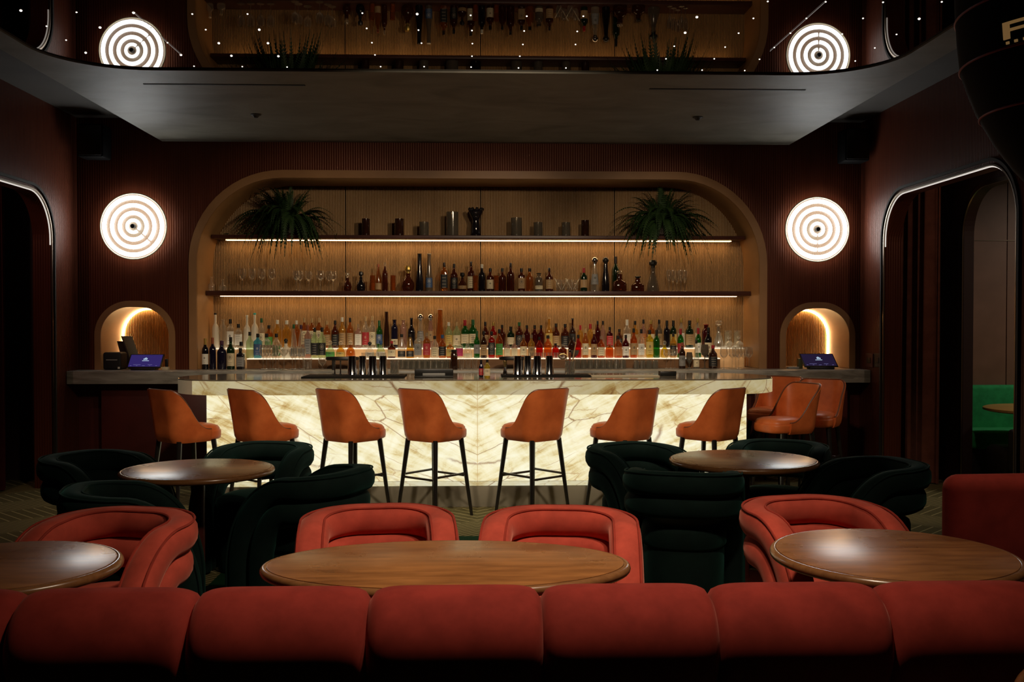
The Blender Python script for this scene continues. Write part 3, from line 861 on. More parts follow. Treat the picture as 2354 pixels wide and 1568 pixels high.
# ------------------------------------------------------------------ bar stools
def smooth01(t):
    t = max(0.0, min(1.0, t)); return t * t * (3 - 2 * t)
def make_stool():
    t = thing('bar_stool', 'x', 'bar stool', (0, 0, 0))
    W, D, RC = 0.205, 0.205, 0.115
    # plan path from front right round the back to front left (front is -Y)
    path = []
    f0 = -0.105
    ns = 14
    for i in range(ns): path.append((W, f0 + (D - RC - f0) * i / ns, 1, 0))
    for i in range(15):
        a = (PI / 2) * i / 14
        path.append((W - RC + RC * math.cos(a), D - RC + RC * math.sin(a), math.cos(a), math.sin(a)))
    for i in range(1, 6): path.append(((W - RC) * (1 - 2 * i / 6.0), D, 0, 1))
    left = [(-p[0], p[1], -p[2], p[3]) for p in path[:ns + 15]][::-1]
    path = path + left
    cum = [0]
    for a, b in zip(path, path[1:]): cum.append(cum[-1] + math.hypot(b[0] - a[0], b[1] - a[1]))
    tot = cum[-1]
    z0 = 0.620; zs = 0.715; zt = 1.035
    def top(s):
        d = min(s, tot - s)
        u = min(1.0, d / 0.325)
        return zs + (zt - zs) * smooth01(u ** 1.30)
    m = 11
    outer, inner = [], []
    th = 0.028
    for i, (x, y, nx, ny) in enumerate(path):
        zt_ = top(cum[i])
        for j in range(m):
            v = j / (m - 1)
            z = z0 + (zt_ - z0) * v
            fl = 0.055 * max(0.0, (z - 0.66) / 0.37) ** 1.2
            tuck = -0.022 * (1 - min(1, (z - z0) / 0.06)) ** 2
            kx = 0.45 + 0.55 * smooth01(ny * 1.4)
            outer.append((x + nx * (fl * kx + tuck), y + ny * (fl + tuck), z))
            inner.append((x + nx * (fl * kx + tuck - th), y + ny * (fl + tuck - th), z - (0.006 if j == m - 1 else 0)))
    n = len(path)
    V = outer + inner; B = len(outer); F = []
    for i in range(n - 1):
        for j in range(m - 1):
            F.append([i * m + j, (i + 1) * m + j, (i + 1) * m + j + 1, i * m + j + 1])
            F.append([B + i * m + j, B + i * m + j + 1, B + (i + 1) * m + j + 1, B + (i + 1) * m + j])
        F.append([i * m + m - 1, (i + 1) * m + m - 1, B + (i + 1) * m + m - 1, B + i * m + m - 1])
        F.append([i * m, B + i * m, B + (i + 1) * m, (i + 1) * m])
    for i in (0, n - 1):
        for j in range(m - 1):
            F.append([i * m + j, i * m + j + 1, B + i * m + j + 1, B + i * m + j])
    sh = obj('shell', (V, F), M['leather'], t, smooth=50)
    pip = [Vector(outer[i * m + m - 1]).lerp(Vector(inner[i * m + m - 1]), 0.5) + Vector((0, 0, 0.002)) for i in range(n)]
    obj('piping', path_tube(pip, 0.009, 6), M['leather_edge'], sh)
    # cushion: rounded slab
    def cush(z, k):
        out = []
        for i in range(40):
            a = 2 * PI * i / 40
            c, s = math.cos(a), math.sin(a)
            q = (abs(c) ** 3.6 + abs(s) ** 3.6) ** (-1 / 3.6)
            out.append((0.186 * k * q * c, -0.040 + 0.212 * k * q * s, z))
        return out
    rings = [(0.628, 0.93), (0.636, 0.985), (0.655, 1.0), (0.690, 1.0), (0.700, 0.985), (0.703, 0.955), (0.716, 0.95), (0.735, 0.88), (0.748, 0.70), (0.755, 0.35)]
    V, F = [], []
    for z, k in rings: V += cush(z, k)
    for j in range(len(rings) - 1):
        for i in range(40):
            i2 = (i + 1) % 40
            F.append([j * 40 + i, j * 40 + i2, (j + 1) * 40 + i2, (j + 1) * 40 + i])
    F.append(list(range(40))[::-1]); F.append([(len(rings) - 1) * 40 + i for i in range(40)])
    obj('seat', (V, F), M['leather'], t, smooth=50)
    tops = [(sx * 0.150, sy * 0.150, 0.632) for sx, sy in ((1, 1), (1, -1), (-1, -1), (-1, 1))]
    feet = [(sx * 0.211, sy * 0.211, 0.0) for sx, sy in ((1, 1), (1, -1), (-1, -1), (-1, 1))]
    for a, b in zip(tops, feet):
        obj('leg', tube(b, a, 0.0125, 0.0215, 10), M['leg_black'], t)
    for k in range(4):
        zz = (0.345, 0.325, 0.345, 0.325)[k]
        def pt(i, z):
            a, b = Vector(tops[i]), Vector(feet[i])
            return b.lerp(a, z / 0.632)
        obj('stretcher', tube(pt(k, zz), pt((k + 1) % 4, zz), 0.0095, seg=8), M['leg_black'], t)
    return t
stool0 = make_stool()
# rotz: 0 faces the camera, pi faces the bar
STOOLS = [(428, 8.02, 137, 'orange leather bar stool, first from the left, off the dark end of the bar'),
          (609, 8.02, 137, 'orange leather bar stool, second from the left along the glowing bar'),
          (811, 8.02, 138, 'orange leather bar stool, third from the left along the glowing bar'),
          (999, 8.02, 139, 'orange leather bar stool, fourth from the left, just left of the onyx centre joint'),
          (1224, 8.02, -139, 'orange leather bar stool, fifth from the left, just right of the onyx centre joint'),
          (1431, 8.02, -138, 'orange leather bar stool, sixth from the left along the glowing bar'),
          (1630, 8.02, -137, 'orange leather bar stool, seventh from the left, in front of the round bar end'),
          (1776, 9.46, -48, 'orange leather bar stool at the back of the three past the bar end, facing us'),
          (1876, 8.98, -34, 'orange leather bar stool half hidden behind the front one past the bar end'),
          (1806, 8.47, -68, 'orange leather bar stool at the front of the three past the bar end')]
for i, (px, Y, rz, lb) in enumerate(STOOLS):
    p = at(px, 900, Y)
    o = stool0 if i == 0 else dup(stool0)
    o.location = (p.x, Y, 0); o.rotation_euler = (0, 0, math.radians(rz))
    tag(o, lb, 'bar stool', 'orange leather bar stools')

# ------------------------------------------------------------------ velvet barrel chairs
def make_chair(mat, pipe, nm):
    t = thing('barrel_chair', 'x', 'armchair', (0, 0, 0))
    R = 0.262; FR = -0.235
    def horseshoe(zb, yb, zk, za, ye, zfoot, flare, rc=0.20, yc=0.045):
        """foot - rising bend - back corner - back - and down again; returns points and outward normals"""
        P1, N1 = [], []
        for i in range(7): P1.append((R, yb, zfoot + (zk - zfoot) * i / 7)); N1.append((1, 0, 0))
        for i in range(0, 17):
            a = (PI / 2) * i / 16
            P1.append((R, yb + (ye - yb) * (1 - math.cos(a)), zk + (za - zk) * math.sin(a))); N1.append((1, 0, 0))
        for i in range(1, 13):
            a = (PI / 2) * i / 12
            k = math.sin(a)
            P1.append((R - rc + (rc + flare * k) * math.cos(a), yc + (rc + flare) * math.sin(a), za + (zb - za) * k)); N1.append((math.cos(a), math.sin(a), 0))
        xs = R - rc
        for i in range(1, 4): P1.append((xs * (1 - i / 4.0), yc + rc + flare, zb)); N1.append((0, 1, 0))
        P1.append((0, yc + rc + flare, zb)); N1.append((0, 1, 0))
        P2 = [(-x, y, z) for x, y, z in P1[:-1]][::-1]; N2 = [(-x, y, z) for x, y, z in N1[:-1]][::-1]
        return P1 + P2, N1 + N2
    def oval(rn, rb, k=16, pw=2.5):
        out = []
        for i in range(k):
            a = 2 * PI * i / k; c, s = math.cos(a), math.sin(a)
            q = (abs(c) ** pw + abs(s) ** pw) ** (-1 / pw)
            out.append((rn * q * c, rb * q * s))
        return out
    su, sl = oval(0.066, 0.066), oval(0.060, 0.064)
    pu, nu = horseshoe(0.708, -0.265, 0.26, 0.690, 0.035, 0.02, 0.016)
    pl, nl = horseshoe(0.586, -0.143, 0.26, 0.568, 0.035, 0.02, -0.004)
    up = obj('upper_roll', sweep(pu, nu, lambda i: su), mat, t, smooth=60)
    lo = obj('lower_roll', sweep(pl, nl, lambda i: sl), mat, t, smooth=60)
    # piping along the leading edge of the upper roll, inside and outside
    for du in (0.052, -0.046):
        pts = []
        for i, (p, n) in enumerate(zip(pu, nu)):
            p, n = Vector(p), Vector(n)
            tg = (Vector(pu[min(i + 1, len(pu) - 1)]) - Vector(pu[max(i - 1, 0)])).normalized()
            n = (n - tg * n.dot(tg)).normalized(); b = tg.cross(n)
            if b.z < 0 or (abs(b.z) < 0.3 and b.y > 0): b = -b
            pts.append(p + n * du + b * 0.056)
        obj('piping', path_tube(pts[1:-1], 0.0052, 6), pipe, up)
    # seat drum with a domed cushion
    def ringpts(z, k, seg=36):
        out = []
        for i in range(seg):
            a = 2 * PI * i / seg; c, s = math.cos(a), math.sin(a)
            pw = 2.4 if s > 0 else 3.2
            q = (abs(c) ** pw + abs(s) ** pw) ** (-1 / pw)
            out.append((0.232 * k * q * c, -0.01 + 0.248 * k * q * s, z))
        return out
    def stack(prof):
        V, F = [], []
        for z, k in prof: V += ringpts(z, k)
        for j in range(len(prof) - 1):
            for i in range(36):
                i2 = (i + 1) % 36
                F.append([j * 36 + i, j * 36 + i2, (j + 1) * 36 + i2, (j + 1) * 36 + i])
        F.append(list(range(36))[::-1]); F.append([(len(prof) - 1) * 36 + i for i in range(36)])
        return V, F
    obj('base', stack([(0.0, 0.90), (0.02, 0.94), (0.30, 0.95), (0.345, 0.94)]), mat, t, smooth=50)
    obj('seat', stack([(0.347, 0.95), (0.36, 1.0), (0.43, 1.0), (0.455, 0.97), (0.47, 0.88), (0.478, 0.70), (0.481, 0.4)]), mat, t, smooth=50)
    return t
red0 = make_chair(M['red'], M['red_pipe'], 'red')
REDS = [(-1.50, 4.02, -14, 'coral red velvet barrel chair at the table cut off on the left'),
        (-0.42, 4.06, 6, 'coral red velvet barrel chair behind the oval table, the left of the pair'),
        (0.32, 4.00, -6, 'coral red velvet barrel chair behind the oval table, the right of the pair'),
        (1.47, 4.22, 14, 'coral red velvet barrel chair behind the shiny round table on the right')]
for i, (x, y, rz, lb) in enumerate(REDS):
    o = red0 if i == 0 else dup(red0)
    o.location = (x, y, 0); o.rotation_euler = (0, 0, math.radians(rz))
    tag(o, lb, 'armchair', 'coral red barrel chairs')
green0 = make_chair(M['green'], M['green'], 'green')
GREENS = [(-2.27, 6.02, 62, 'dark green velvet barrel chair farthest left, by the curtained doorway'),
          (-1.42, 6.40, -14, 'dark green velvet barrel chair between the left round table and the bar'),
          (-1.69, 4.87, 104, 'dark green velvet barrel chair in front of the left round table, behind the red chair'),
          (-0.93, 5.45, -112, 'dark green velvet barrel chair right of the left round table'),
          (1.02, 6.30, 30, 'dark green velvet barrel chair left of the right round table, against the glowing bar'),
          (1.93, 6.42, -28, 'dark green velvet barrel chair behind the right round table, under the stools'),
          (1.12, 5.45, 164, 'dark green velvet barrel chair with its back to us before the right round table'),
          (2.19, 5.60, -80, 'dark green velvet barrel chair right of the right round table, on open carpet')]
for i, (x, y, rz, lb) in enumerate(GREENS):
    o = green0 if i == 0 else dup(green0)
    o.location = (x, y, 0); o.rotation_euler = (0, 0, math.radians(rz))
    tag(o, lb, 'armchair', 'dark green barrel chairs')

# ------------------------------------------------------------------ tables
def make_table(x, y, rx, ry, lb, h=0.74, oval=False):
    t = thing('oval_table' if oval else 'round_table', lb, 'table', (x, y, 0), 0, 'walnut tables')
    n = 72
    def ring(k_in, z):
        return [((rx - k_in) * math.cos(2 * PI * i / n), (ry - k_in) * math.sin(2 * PI * i / n), z) for i in range(n)]
    def lay(prof, cap0=True, cap1=True):
        V, F = [], []
        for k, z in prof: V += ring(k, z)
        for j in range(len(prof) - 1):
            for i in range(n):
                i2 = (i + 1) % n
                F.append([j * n + i, j * n + i2, (j + 1) * n + i2, (j + 1) * n + i])
        if cap0: F.append(list(range(n))[::-1])
        if cap1: F.append([(len(prof) - 1) * n + i for i in range(n)])
        return V, F
    obj('table_top', lay([(0.024, h - 0.034), (0.024, h - 0.0005), (0.0255, h)]), M['table'], t, smooth=30)
    prof = [(0.0238, h - 0.036)]
    for i in range(9):
        a = -PI / 2 + PI * i / 8
        prof.append((0.018 - 0.018 * math.cos(a), h - 0.018 + 0.017 * math.sin(a)))
    prof.append((0.0232, h - 0.0025)); prof.append((0.0238, h - 0.004))
    obj('edge_band', lay(prof, False, False), M['table_edge'], t, smooth=60)
    obj('column', lathe([(0.045, 0.022), (0.038, 0.06), (0.038, h - 0.07), (0.06, h - 0.05), (0.13, h - 0.037)], 24), M['column'], t)
    obj('base', lathe([(min(rx, ry) * 0.58, 0.0), (min(rx, ry) * 0.58, 0.008), (min(rx, ry) * 0.5, 0.016), (0.05, 0.024)], 36), M['column'], t)
    return t
make_table(-0.118, 3.40, 0.632, 0.365, 'oval walnut table in the middle, before two coral red chairs', oval=True)
make_table(-1.63, 3.42, 0.392, 0.385, 'round walnut table cut off by the left edge, beside a coral red chair')
make_table(1.475, 3.50, 0.430, 0.43, 'shiny round walnut table on the right, before a coral red chair')
make_table(-1.595, 5.65, 0.425, 0.425, 'round walnut table among the green chairs on the left')
make_table(1.585, 5.95, 0.445, 0.445, 'round walnut table among the green chairs on the right')
make_table(1.66, 1.965, 0.515, 0.515, 'wooden table of which only a sliver shows in the bottom right corner')

# ------------------------------------------------------------------ channelled sofa in the foreground, its back to us
def make_sofa():
    X0 = -0.298; W = 0.4600
    k0, k1 = -4, 5
    xa, xb = X0 + k0 * W, X0 + k1 * W
    t = thing('channel_sofa', 'long coral red velvet sofa with padded channels, its back to us', 'sofa', (0, 2.67, 0))
    prof = []
    cz, r = 0.70, 0.150
    for i in range(6): prof.append((-0.095, 0.30 + 0.24 * i / 5, -1.0, 0.0))
    for i in range(1, 19):
        a = PI + math.radians(48) - math.radians(48 + 180) * i / 18.0
        prof.append((r * math.cos(a), cz + r * math.sin(a), math.cos(a), math.sin(a)))
    for i in range(1, 6): prof.append((0.150 + 0.01 * i, cz - 0.25 * i / 5, 1.0, 0.0))
    nu = 30
    for k in range(k0, k1):
        V, F = [], []
        for i in range(nu + 1):
            u = -1 + 2 * i / nu
            off = 0.036 * (math.sqrt(max(0.0, 1 - abs(u) ** 7.0)) - 1)
            x = X0 + (k + 0.5) * W + u * W / 2
            for (y, z, ny, nz) in prof:
                V.append((x, y + ny * off, z + nz * off))
        m = len(prof)
        for i in range(nu):
            for j in range(m - 1):
                F.append([i * m + j, (i + 1) * m + j, (i + 1) * m + j + 1, i * m + j + 1])
            F.append([i * m, i * m + m - 1, (i + 1) * m + m - 1, (i + 1) * m])
        F.append(list(range(m))); F.append([nu * m + j for j in range(m)][::-1])
        obj('back_channel', (V, F), M['sofa_red'], t, smooth=70)
    obj('back_panel', rbox(xa, xb, -0.088, 0.12, 0.06, 0.30, 0.012), M['sofa_red'], t)
    obj('seat', rbox(xa, xb, 0.16, 0.36, 0.10, 0.445, 0.04, 3), M['sofa_red'], t)
    obj('plinth', box(xa + 0.02, xb - 0.02, -0.06, 0.33, 0.0, 0.06), M['black'], t)
make_sofa()

# the end of a red high-backed seat at the right edge
t = thing('high_back_seat', 'dark red upholstered high-backed seat at the right edge, behind the shiny table', 'armchair', (2.42, 4.25, 0), math.radians(4))
obj('backrest', rbox(-0.42, 0.46, -0.07, 0.07, 0.0, 0.905, 0.065, 5), M['sofa_red'], t, smooth=60)
obj('seat', rbox(-0.40, 0.44, 0.08, 0.66, 0.0, 0.45, 0.05, 3), M['sofa_red'], t, smooth=60)
# ------------------------------------------------------------------ curtains
def curtain(name, x, y0, y1, z0, z1, amp, folds, mat, lb, seedv, dx=0.0):
    rnd = random.Random(seedv)
    n = 90
    ph = [rnd.uniform(-0.6, 0.6) for _ in range(folds + 2)]
    V, F = [], []
    zs = [z0 + (z1 - z0) * k / 8 for k in range(9)]
    for side in (0, 1):
        for i in range(n + 1):
            u = i / n
            w = u * folds
            for k, z in enumerate(zs):
                fl = 1.0 + 0.35 * (1 - k / 8)
                off = amp * fl * math.sin(2 * PI * w + ph[int(w)] * 0.8 + 0.25 * k / 8) + amp * 0.35 * math.sin(4.7 * PI * w + 1)
                yy = y0 + (y1 - y0) * u
                V.append((x + dx * u + off + side * 0.008, yy, z))
    m = len(zs); B = (n + 1) * m
    for i in range(n):
        for k in range(m - 1):
            F.append([i * m + k, (i + 1) * m + k, (i + 1) * m + k + 1, i * m + k + 1])
            F.append([B + i * m + k, B + i * m + k + 1, B + (i + 1) * m + k + 1, B + (i + 1) * m + k])
        F.append([i * m, B + i * m, B + (i + 1) * m, (i + 1) * m])
        F.append([i * m + m - 1, (i + 1) * m + m - 1, B + (i + 1) * m + m - 1, B + i * m + m - 1])
    for i in (0, n):
        for k in range(m - 1):
            F.append([i * m + k, i * m + k + 1, B + i * m + k + 1, B + i * m + k])
    t = thing(name, lb, 'curtain', (0, 0, 0), 0, 'doorway curtains')
    obj('cloth', (V, F), mat, t, smooth=60)
    obj('rail', tube((x, min(y0, y1) - 0.05, z1 + 0.012), (x + dx, max(y0, y1) + 0.05, z1 + 0.012), 0.012), M['black'], t)
curtain('curtain', XL - 0.43, 8.2, 9.45, 0.01, 3.03, 0.035, 9, M['curtain'], 'maroon curtain hanging in the doorway left of the bar', 3)
curtain('curtain', XR + 0.47, 9.42, 9.90, 0.01, 3.03, 0.04, 4, M['curtain_br'], 'rust brown curtain hanging in the doorway right of the bar', 5, dx=-0.12)

# ------------------------------------------------------------------ the lounge seen through the right doorway
t = thing('lounge_bench', 'emerald green velvet bench against the brown wall beyond the right doorway', 'bench', (6.6, 10.0, 0))
obj('backrest', rbox(-1.85, 2.5, 0.20, 0.385, 0.42, 0.905, 0.04, 4), M['green_bright'], t, smooth=60)
obj('seat', rbox(-1.85, 2.5, -0.30, 0.24, 0.30, 0.47, 0.05, 4), M['green_bright'], t, smooth=60)
obj('plinth', box(-1.82, 2.45, -0.22, 0.36, 0.0, 0.30), M['black_matte'], t)
t = thing('lounge_table', 'round yellow wood table before the green bench beyond the right doorway', 'table', (5.35, 9.28, 0))
obj('table_top', lathe([(0.50, 0.715), (0.53, 0.725), (0.53, 0.745), (0.515, 0.752)], 48), wood('honey oak', (0.42, 0.25, 0.06, 1), (0.55, 0.35, 0.10, 1), 0.4), t)
obj('column', lathe([(0.25, 0.0), (0.25, 0.012), (0.04, 0.03), (0.04, 0.712)], 24), M['black'], t)
t = thing('lounge_stool', 'low black rounded chair before the green bench', 'chair', (4.98, 9.05, 0))
obj('seat', rbox(-0.22, 0.22, -0.22, 0.22, 0.08, 0.42, 0.07, 4), M['black_matte'], t, smooth=60)
obj('backrest', rbox(-0.22, 0.22, -0.27, -0.20, 0.20, 0.60, 0.035, 4), M['black_matte'], t, smooth=60)
obj('base', lathe([(0.16, 0.0), (0.16, 0.08)], 24), M['black'], t)

# ------------------------------------------------------------------ black lantern shade, upper right, close to us
YLN = 2.25
ax = at(2520, 0, YLN)
prof = []
for px, py in ((2228, -130), (2226, -60), (2227, 0), (2231, 70), (2238, 139), (2254, 190), (2272, 240), (2311, 318), (2350, 378), (2392, 430), (2440, 470)):
    p = at(px, py, YLN)
    prof.append((ax.x - p.x, p.z))
t = thing('lantern', 'big black shade with red lines and a gold letter F, hanging at top right', 'lamp', (ax.x, YLN, 0))
obj('shade', lathe([(r, z) for r, z in prof[::-1]], 64), M['lantern'], t, smooth=50)
for py, r0 in ((22, None), (139, None), (257, None)):
    z = at(2300, py, YLN).z
    for (ra, za), (rb, zb) in zip(prof, prof[1:]):
        if zb <= z <= za:
            r = ra + (rb - ra) * (za - z) / (za - zb)
            break
    obj('red_line', path_tube([((r + 0.001) * math.cos(2 * PI * i / 64), (r + 0.001) * math.sin(2 * PI * i / 64), z) for i in range(65)], 0.0028, 6), M['red_line'], t)
# gold letter and its row of dots, curved onto the shade
def on_shade(ang, z, lift=0.003):
    for (ra, za), (rb, zb) in zip(prof, prof[1:]):
        if zb <= z <= za:
            r = ra + (rb - ra) * (za - z) / max(1e-6, (za - zb)); break
    r += lift
    return (r * math.cos(ang), r * math.sin(ang), z)
def patch(a0, a1, z0, z1, n=4):
    V, F = [], []
    for lift in (0.001, 0.004):
        for i in range(n + 1):
            a = a0 + (a1 - a0) * i / n
            V.append(on_shade(a, z0, lift)); V.append(on_shade(a, z1, lift))
    b = 2 * (n + 1)
    for i in range(n):
        F.append([2 * i, 2 * i + 2, 2 * i + 3, 2 * i + 1]); F.append([b + 2 * i, b + 2 * i + 1, b + 2 * i + 3, b + 2 * i + 2])
        F.append([2 * i, b + 2 * i, b + 2 * i + 2, 2 * i + 2]); F.append([2 * i + 1, 2 * i + 3, b + 2 * i + 3, b + 2 * i + 1])
    F.append([0, 1, b + 1, b]); F.append([2 * n, b + 2 * n, b + 2 * n + 1, 2 * n + 1])
    return V, F
zt_, zb_ = at(2320, 22, YLN - 0.2).z, at(2320, 62, YLN - 0.2).z
A0 = math.radians(201)
h = zt_ - zb_
obj('gold_letter', join(patch(A0, A0 + 0.055, zb_, zt_), patch(A0 + 0.055, A0 + 0.22, zt_ - h * 0.17, zt_), patch(A0 + 0.055, A0 + 0.18, zb_ + h * 0.42, zb_ + h * 0.58)), M['gold'], t)
obj('gold_dots', join(*[patch(A0 + 0.02 + 0.07 * i, A0 + 0.045 + 0.07 * i, zb_ - h * 0.30, zb_ - h * 0.15, 2) for i in range(4)]), M['gold'], t)
obj('hanging_rod', tube((0, 0, prof[0][1] - 0.01), (0, 0, ZC), 0.015), M['black'], t)

# ------------------------------------------------------------------ ferns
def make_fern(px, seedv, lb, span):
    rnd = random.Random(seedv)
    z0 = SH['upper']
    c = at(px, 520, 10.50)
    t = thing('potted_fern', lb, 'plant', (c.x, 10.50, z0), 0, 'ferns on the upper shelf')
    obj('pot', lathe([(0.075, 0.0), (0.095, 0.02), (0.105, 0.10), (0.11, 0.105), (0.095, 0.105), (0.09, 0.08)], 20), M['pot'], t)
    V, F = [], []
    def frond(az, L, rise, droop, wid):
        base = Vector((0.03 * math.cos(az), 0.03 * math.sin(az), 0.10))
        d = Vector((math.cos(az), math.sin(az) * (0.30 if math.sin(az) > 0 else 0.62), 0))
        n = 25
        side = Vector((-d.y, d.x, 0)).normalized()
        tw = rnd.uniform(-0.5, 0.5)
        prev = None
        pts = []
        for i in range(n + 1):
            u = i / n
            pts.append(base + d * (L * (u - 0.18 * u * u * (droop > 0.5))) + Vector((0, 0, rise * u - droop * u ** 2.3)) + side * (tw * 0.10 * u * u))
        for i in range(1, n + 1):
            p, q = pts[i - 1], pts[i]
            tg = (q - p).normalized()
            sd = (side + Vector((0, 0, tw * 0.6))).normalized()
            up = sd.cross(tg)
            u = i / n
            w = wid * (math.sin(PI * min(1, u * 0.92 + 0.10)) ** 0.7) * (1 - 0.35 * u)
            hw = (q - p).length * 0.50
            for s in (-1, 1):
                tip = q + sd * (s * w) + tg * (w * 0.12) - Vector((0, 0, w * 0.25))
                b = len(V)
                V.extend([p + sd * (s * 0.002), p + tg * hw * 1.0 + sd * (s * w * 0.55) - tg * w * 0.02 + up * 0.002, tip, p + tg * hw * 2.0 + sd * (s * 0.002)])
                F.append([b, b + 1, b + 2, b + 3])
            b = len(V)
            V.extend([p - sd * 0.003, p + sd * 0.003, q + sd * 0.003, q - sd * 0.003]); F.append([b, b + 1, b + 2, b + 3])
    for k in range(150):
        az = rnd.uniform(0, 2 * PI)
        if math.sin(az) > 0.4 and rnd.random() < 0.5: az = -az
        lay = rnd.random()
        if lay < 0.30:      # upright, nodding
            L = span * rnd.uniform(0.15, 0.62); rise = rnd.uniform(0.52, 0.74); droop = rnd.uniform(0.24, 0.42)
        elif lay < 0.74:    # wide arching
            L = span * rnd.uniform(0.50, 1.05); rise = rnd.uniform(0.36, 0.60); droop = rnd.uniform(0.44, 0.66)
        else:               # hanging over the shelf
            L = span * rnd.uniform(0.40, 0.95); rise = rnd.uniform(0.22, 0.36); droop = rnd.uniform(0.52, 0.68)
            az = rnd.uniform(PI * 1.02, PI * 1.98)
        frond(az, L, rise, droop, rnd.uniform(0.046, 0.068))
    # keep clear of the wall and the shelf board
    lim = YN - 0.03 - 10.50
    W = []
    for v in V:
        y = min(v.y, lim); z = v.z
        if z < 0.012 and y > -0.114: y = -0.114 - rnd.random() * 0.015
        xw = half_w(z0 + z, 0) - 0.045
        X = max(MXC - xw, min(MXC + xw, c.x + v.x)) - c.x if y > -0.42 else v.x
        z = min(z, MAIN[3] - z0 - 0.05)
        W.append((X, y, z))
    obj('foliage', (W, F), M['leaf'], t, smooth=0)
make_fern(664, 11, 'big dark green fern at the left end of the upper shelf', 0.66)
make_fern(1520, 23, 'big dark green fern at the right end of the upper shelf', 0.66)

# ------------------------------------------------------------------ glass cylinders and the vase on the upper shelf
def cyl(name, px, yt, base_y, w, Y, z, mat, lb, cat, group, inner=None):
    c = at(px, base_y, Y)
    r = w * mpp(Y) / 2
    h = (base_y - yt) * mpp(Y)
    t = thing(name, lb, cat, (c.x, Y, z), 0, group)
    obj('body', lathe([(r * 0.96, 0.0005), (r, 0.004), (r, h), (r * 0.93, h), (r * 0.93, 0.010)], 20), mat, t)
    if inner:
        obj('candle', lathe([(r * 0.85, 0.011), (r * 0.85, h * inner[1]), (r * 0.4, h * inner[1] + 0.003)], 16), inner[0], t)
    return t
ordw = ['first', 'second', 'third', 'fourth', 'fifth', 'sixth', 'seventh', 'eighth', 'ninth']
CYL = [(841, 502, 18, 'brown', 'brown'), (918, 502, 21, 'brown', 'brown'), (975, 509, 22, 'smoke', 'smoked'), (1040, 486, 28, 'smoke', 'tall smoked'),
       (1187, 499, 26, 'smoke', 'wide smoked'), (1237, 509, 21, 'smoke', 'smoked'), (1301, 509, 20, 'smoke', 'smoked'), (1345, 504, 18, 'brown', 'brown')]
for i, (px, yt, w, g, ad) in enumerate(CYL):
    cyl('candle_glass', px, yt, 541, w, 10.50, SH['upper'], G[g], '%s glass cylinder, %s from the left on the upper shelf' % (ad, ordw[i]), 'candle holder', 'glass cylinders on the upper shelf',
        (M['grey'] if g == 'smoke' else M['column'], 0.45))
c = at(1094, 541, 10.50)
t = thing('dark_vase', 'dark glossy vase with a knobbly crown in the middle of the upper shelf', 'vase', (c.x, 10.5, SH['upper']))
k = mpp(10.5)
obj('body', lathe([(11 * k, 0.0005), (12 * k, 0.01), (10 * k, 22 * k), (8.5 * k, 34 * k), (9 * k, 40 * k), (13 * k, 48 * k), (17 * k, 56 * k), (17.5 * k, 60 * k), (14 * k, 61 * k)], 20), G['black'], t)
for i in range(9):
    a = 2 * PI * i / 9
    obj('knob', lathe([(0.001, -0.02), (0.012, -0.014), (0.018, 0.0), (0.012, 0.014), (0.001, 0.02)], 10, cx=15 * k * math.cos(a), cy=15 * k * math.sin(a)), M['black'], t).location = (0, 0, 61 * k)

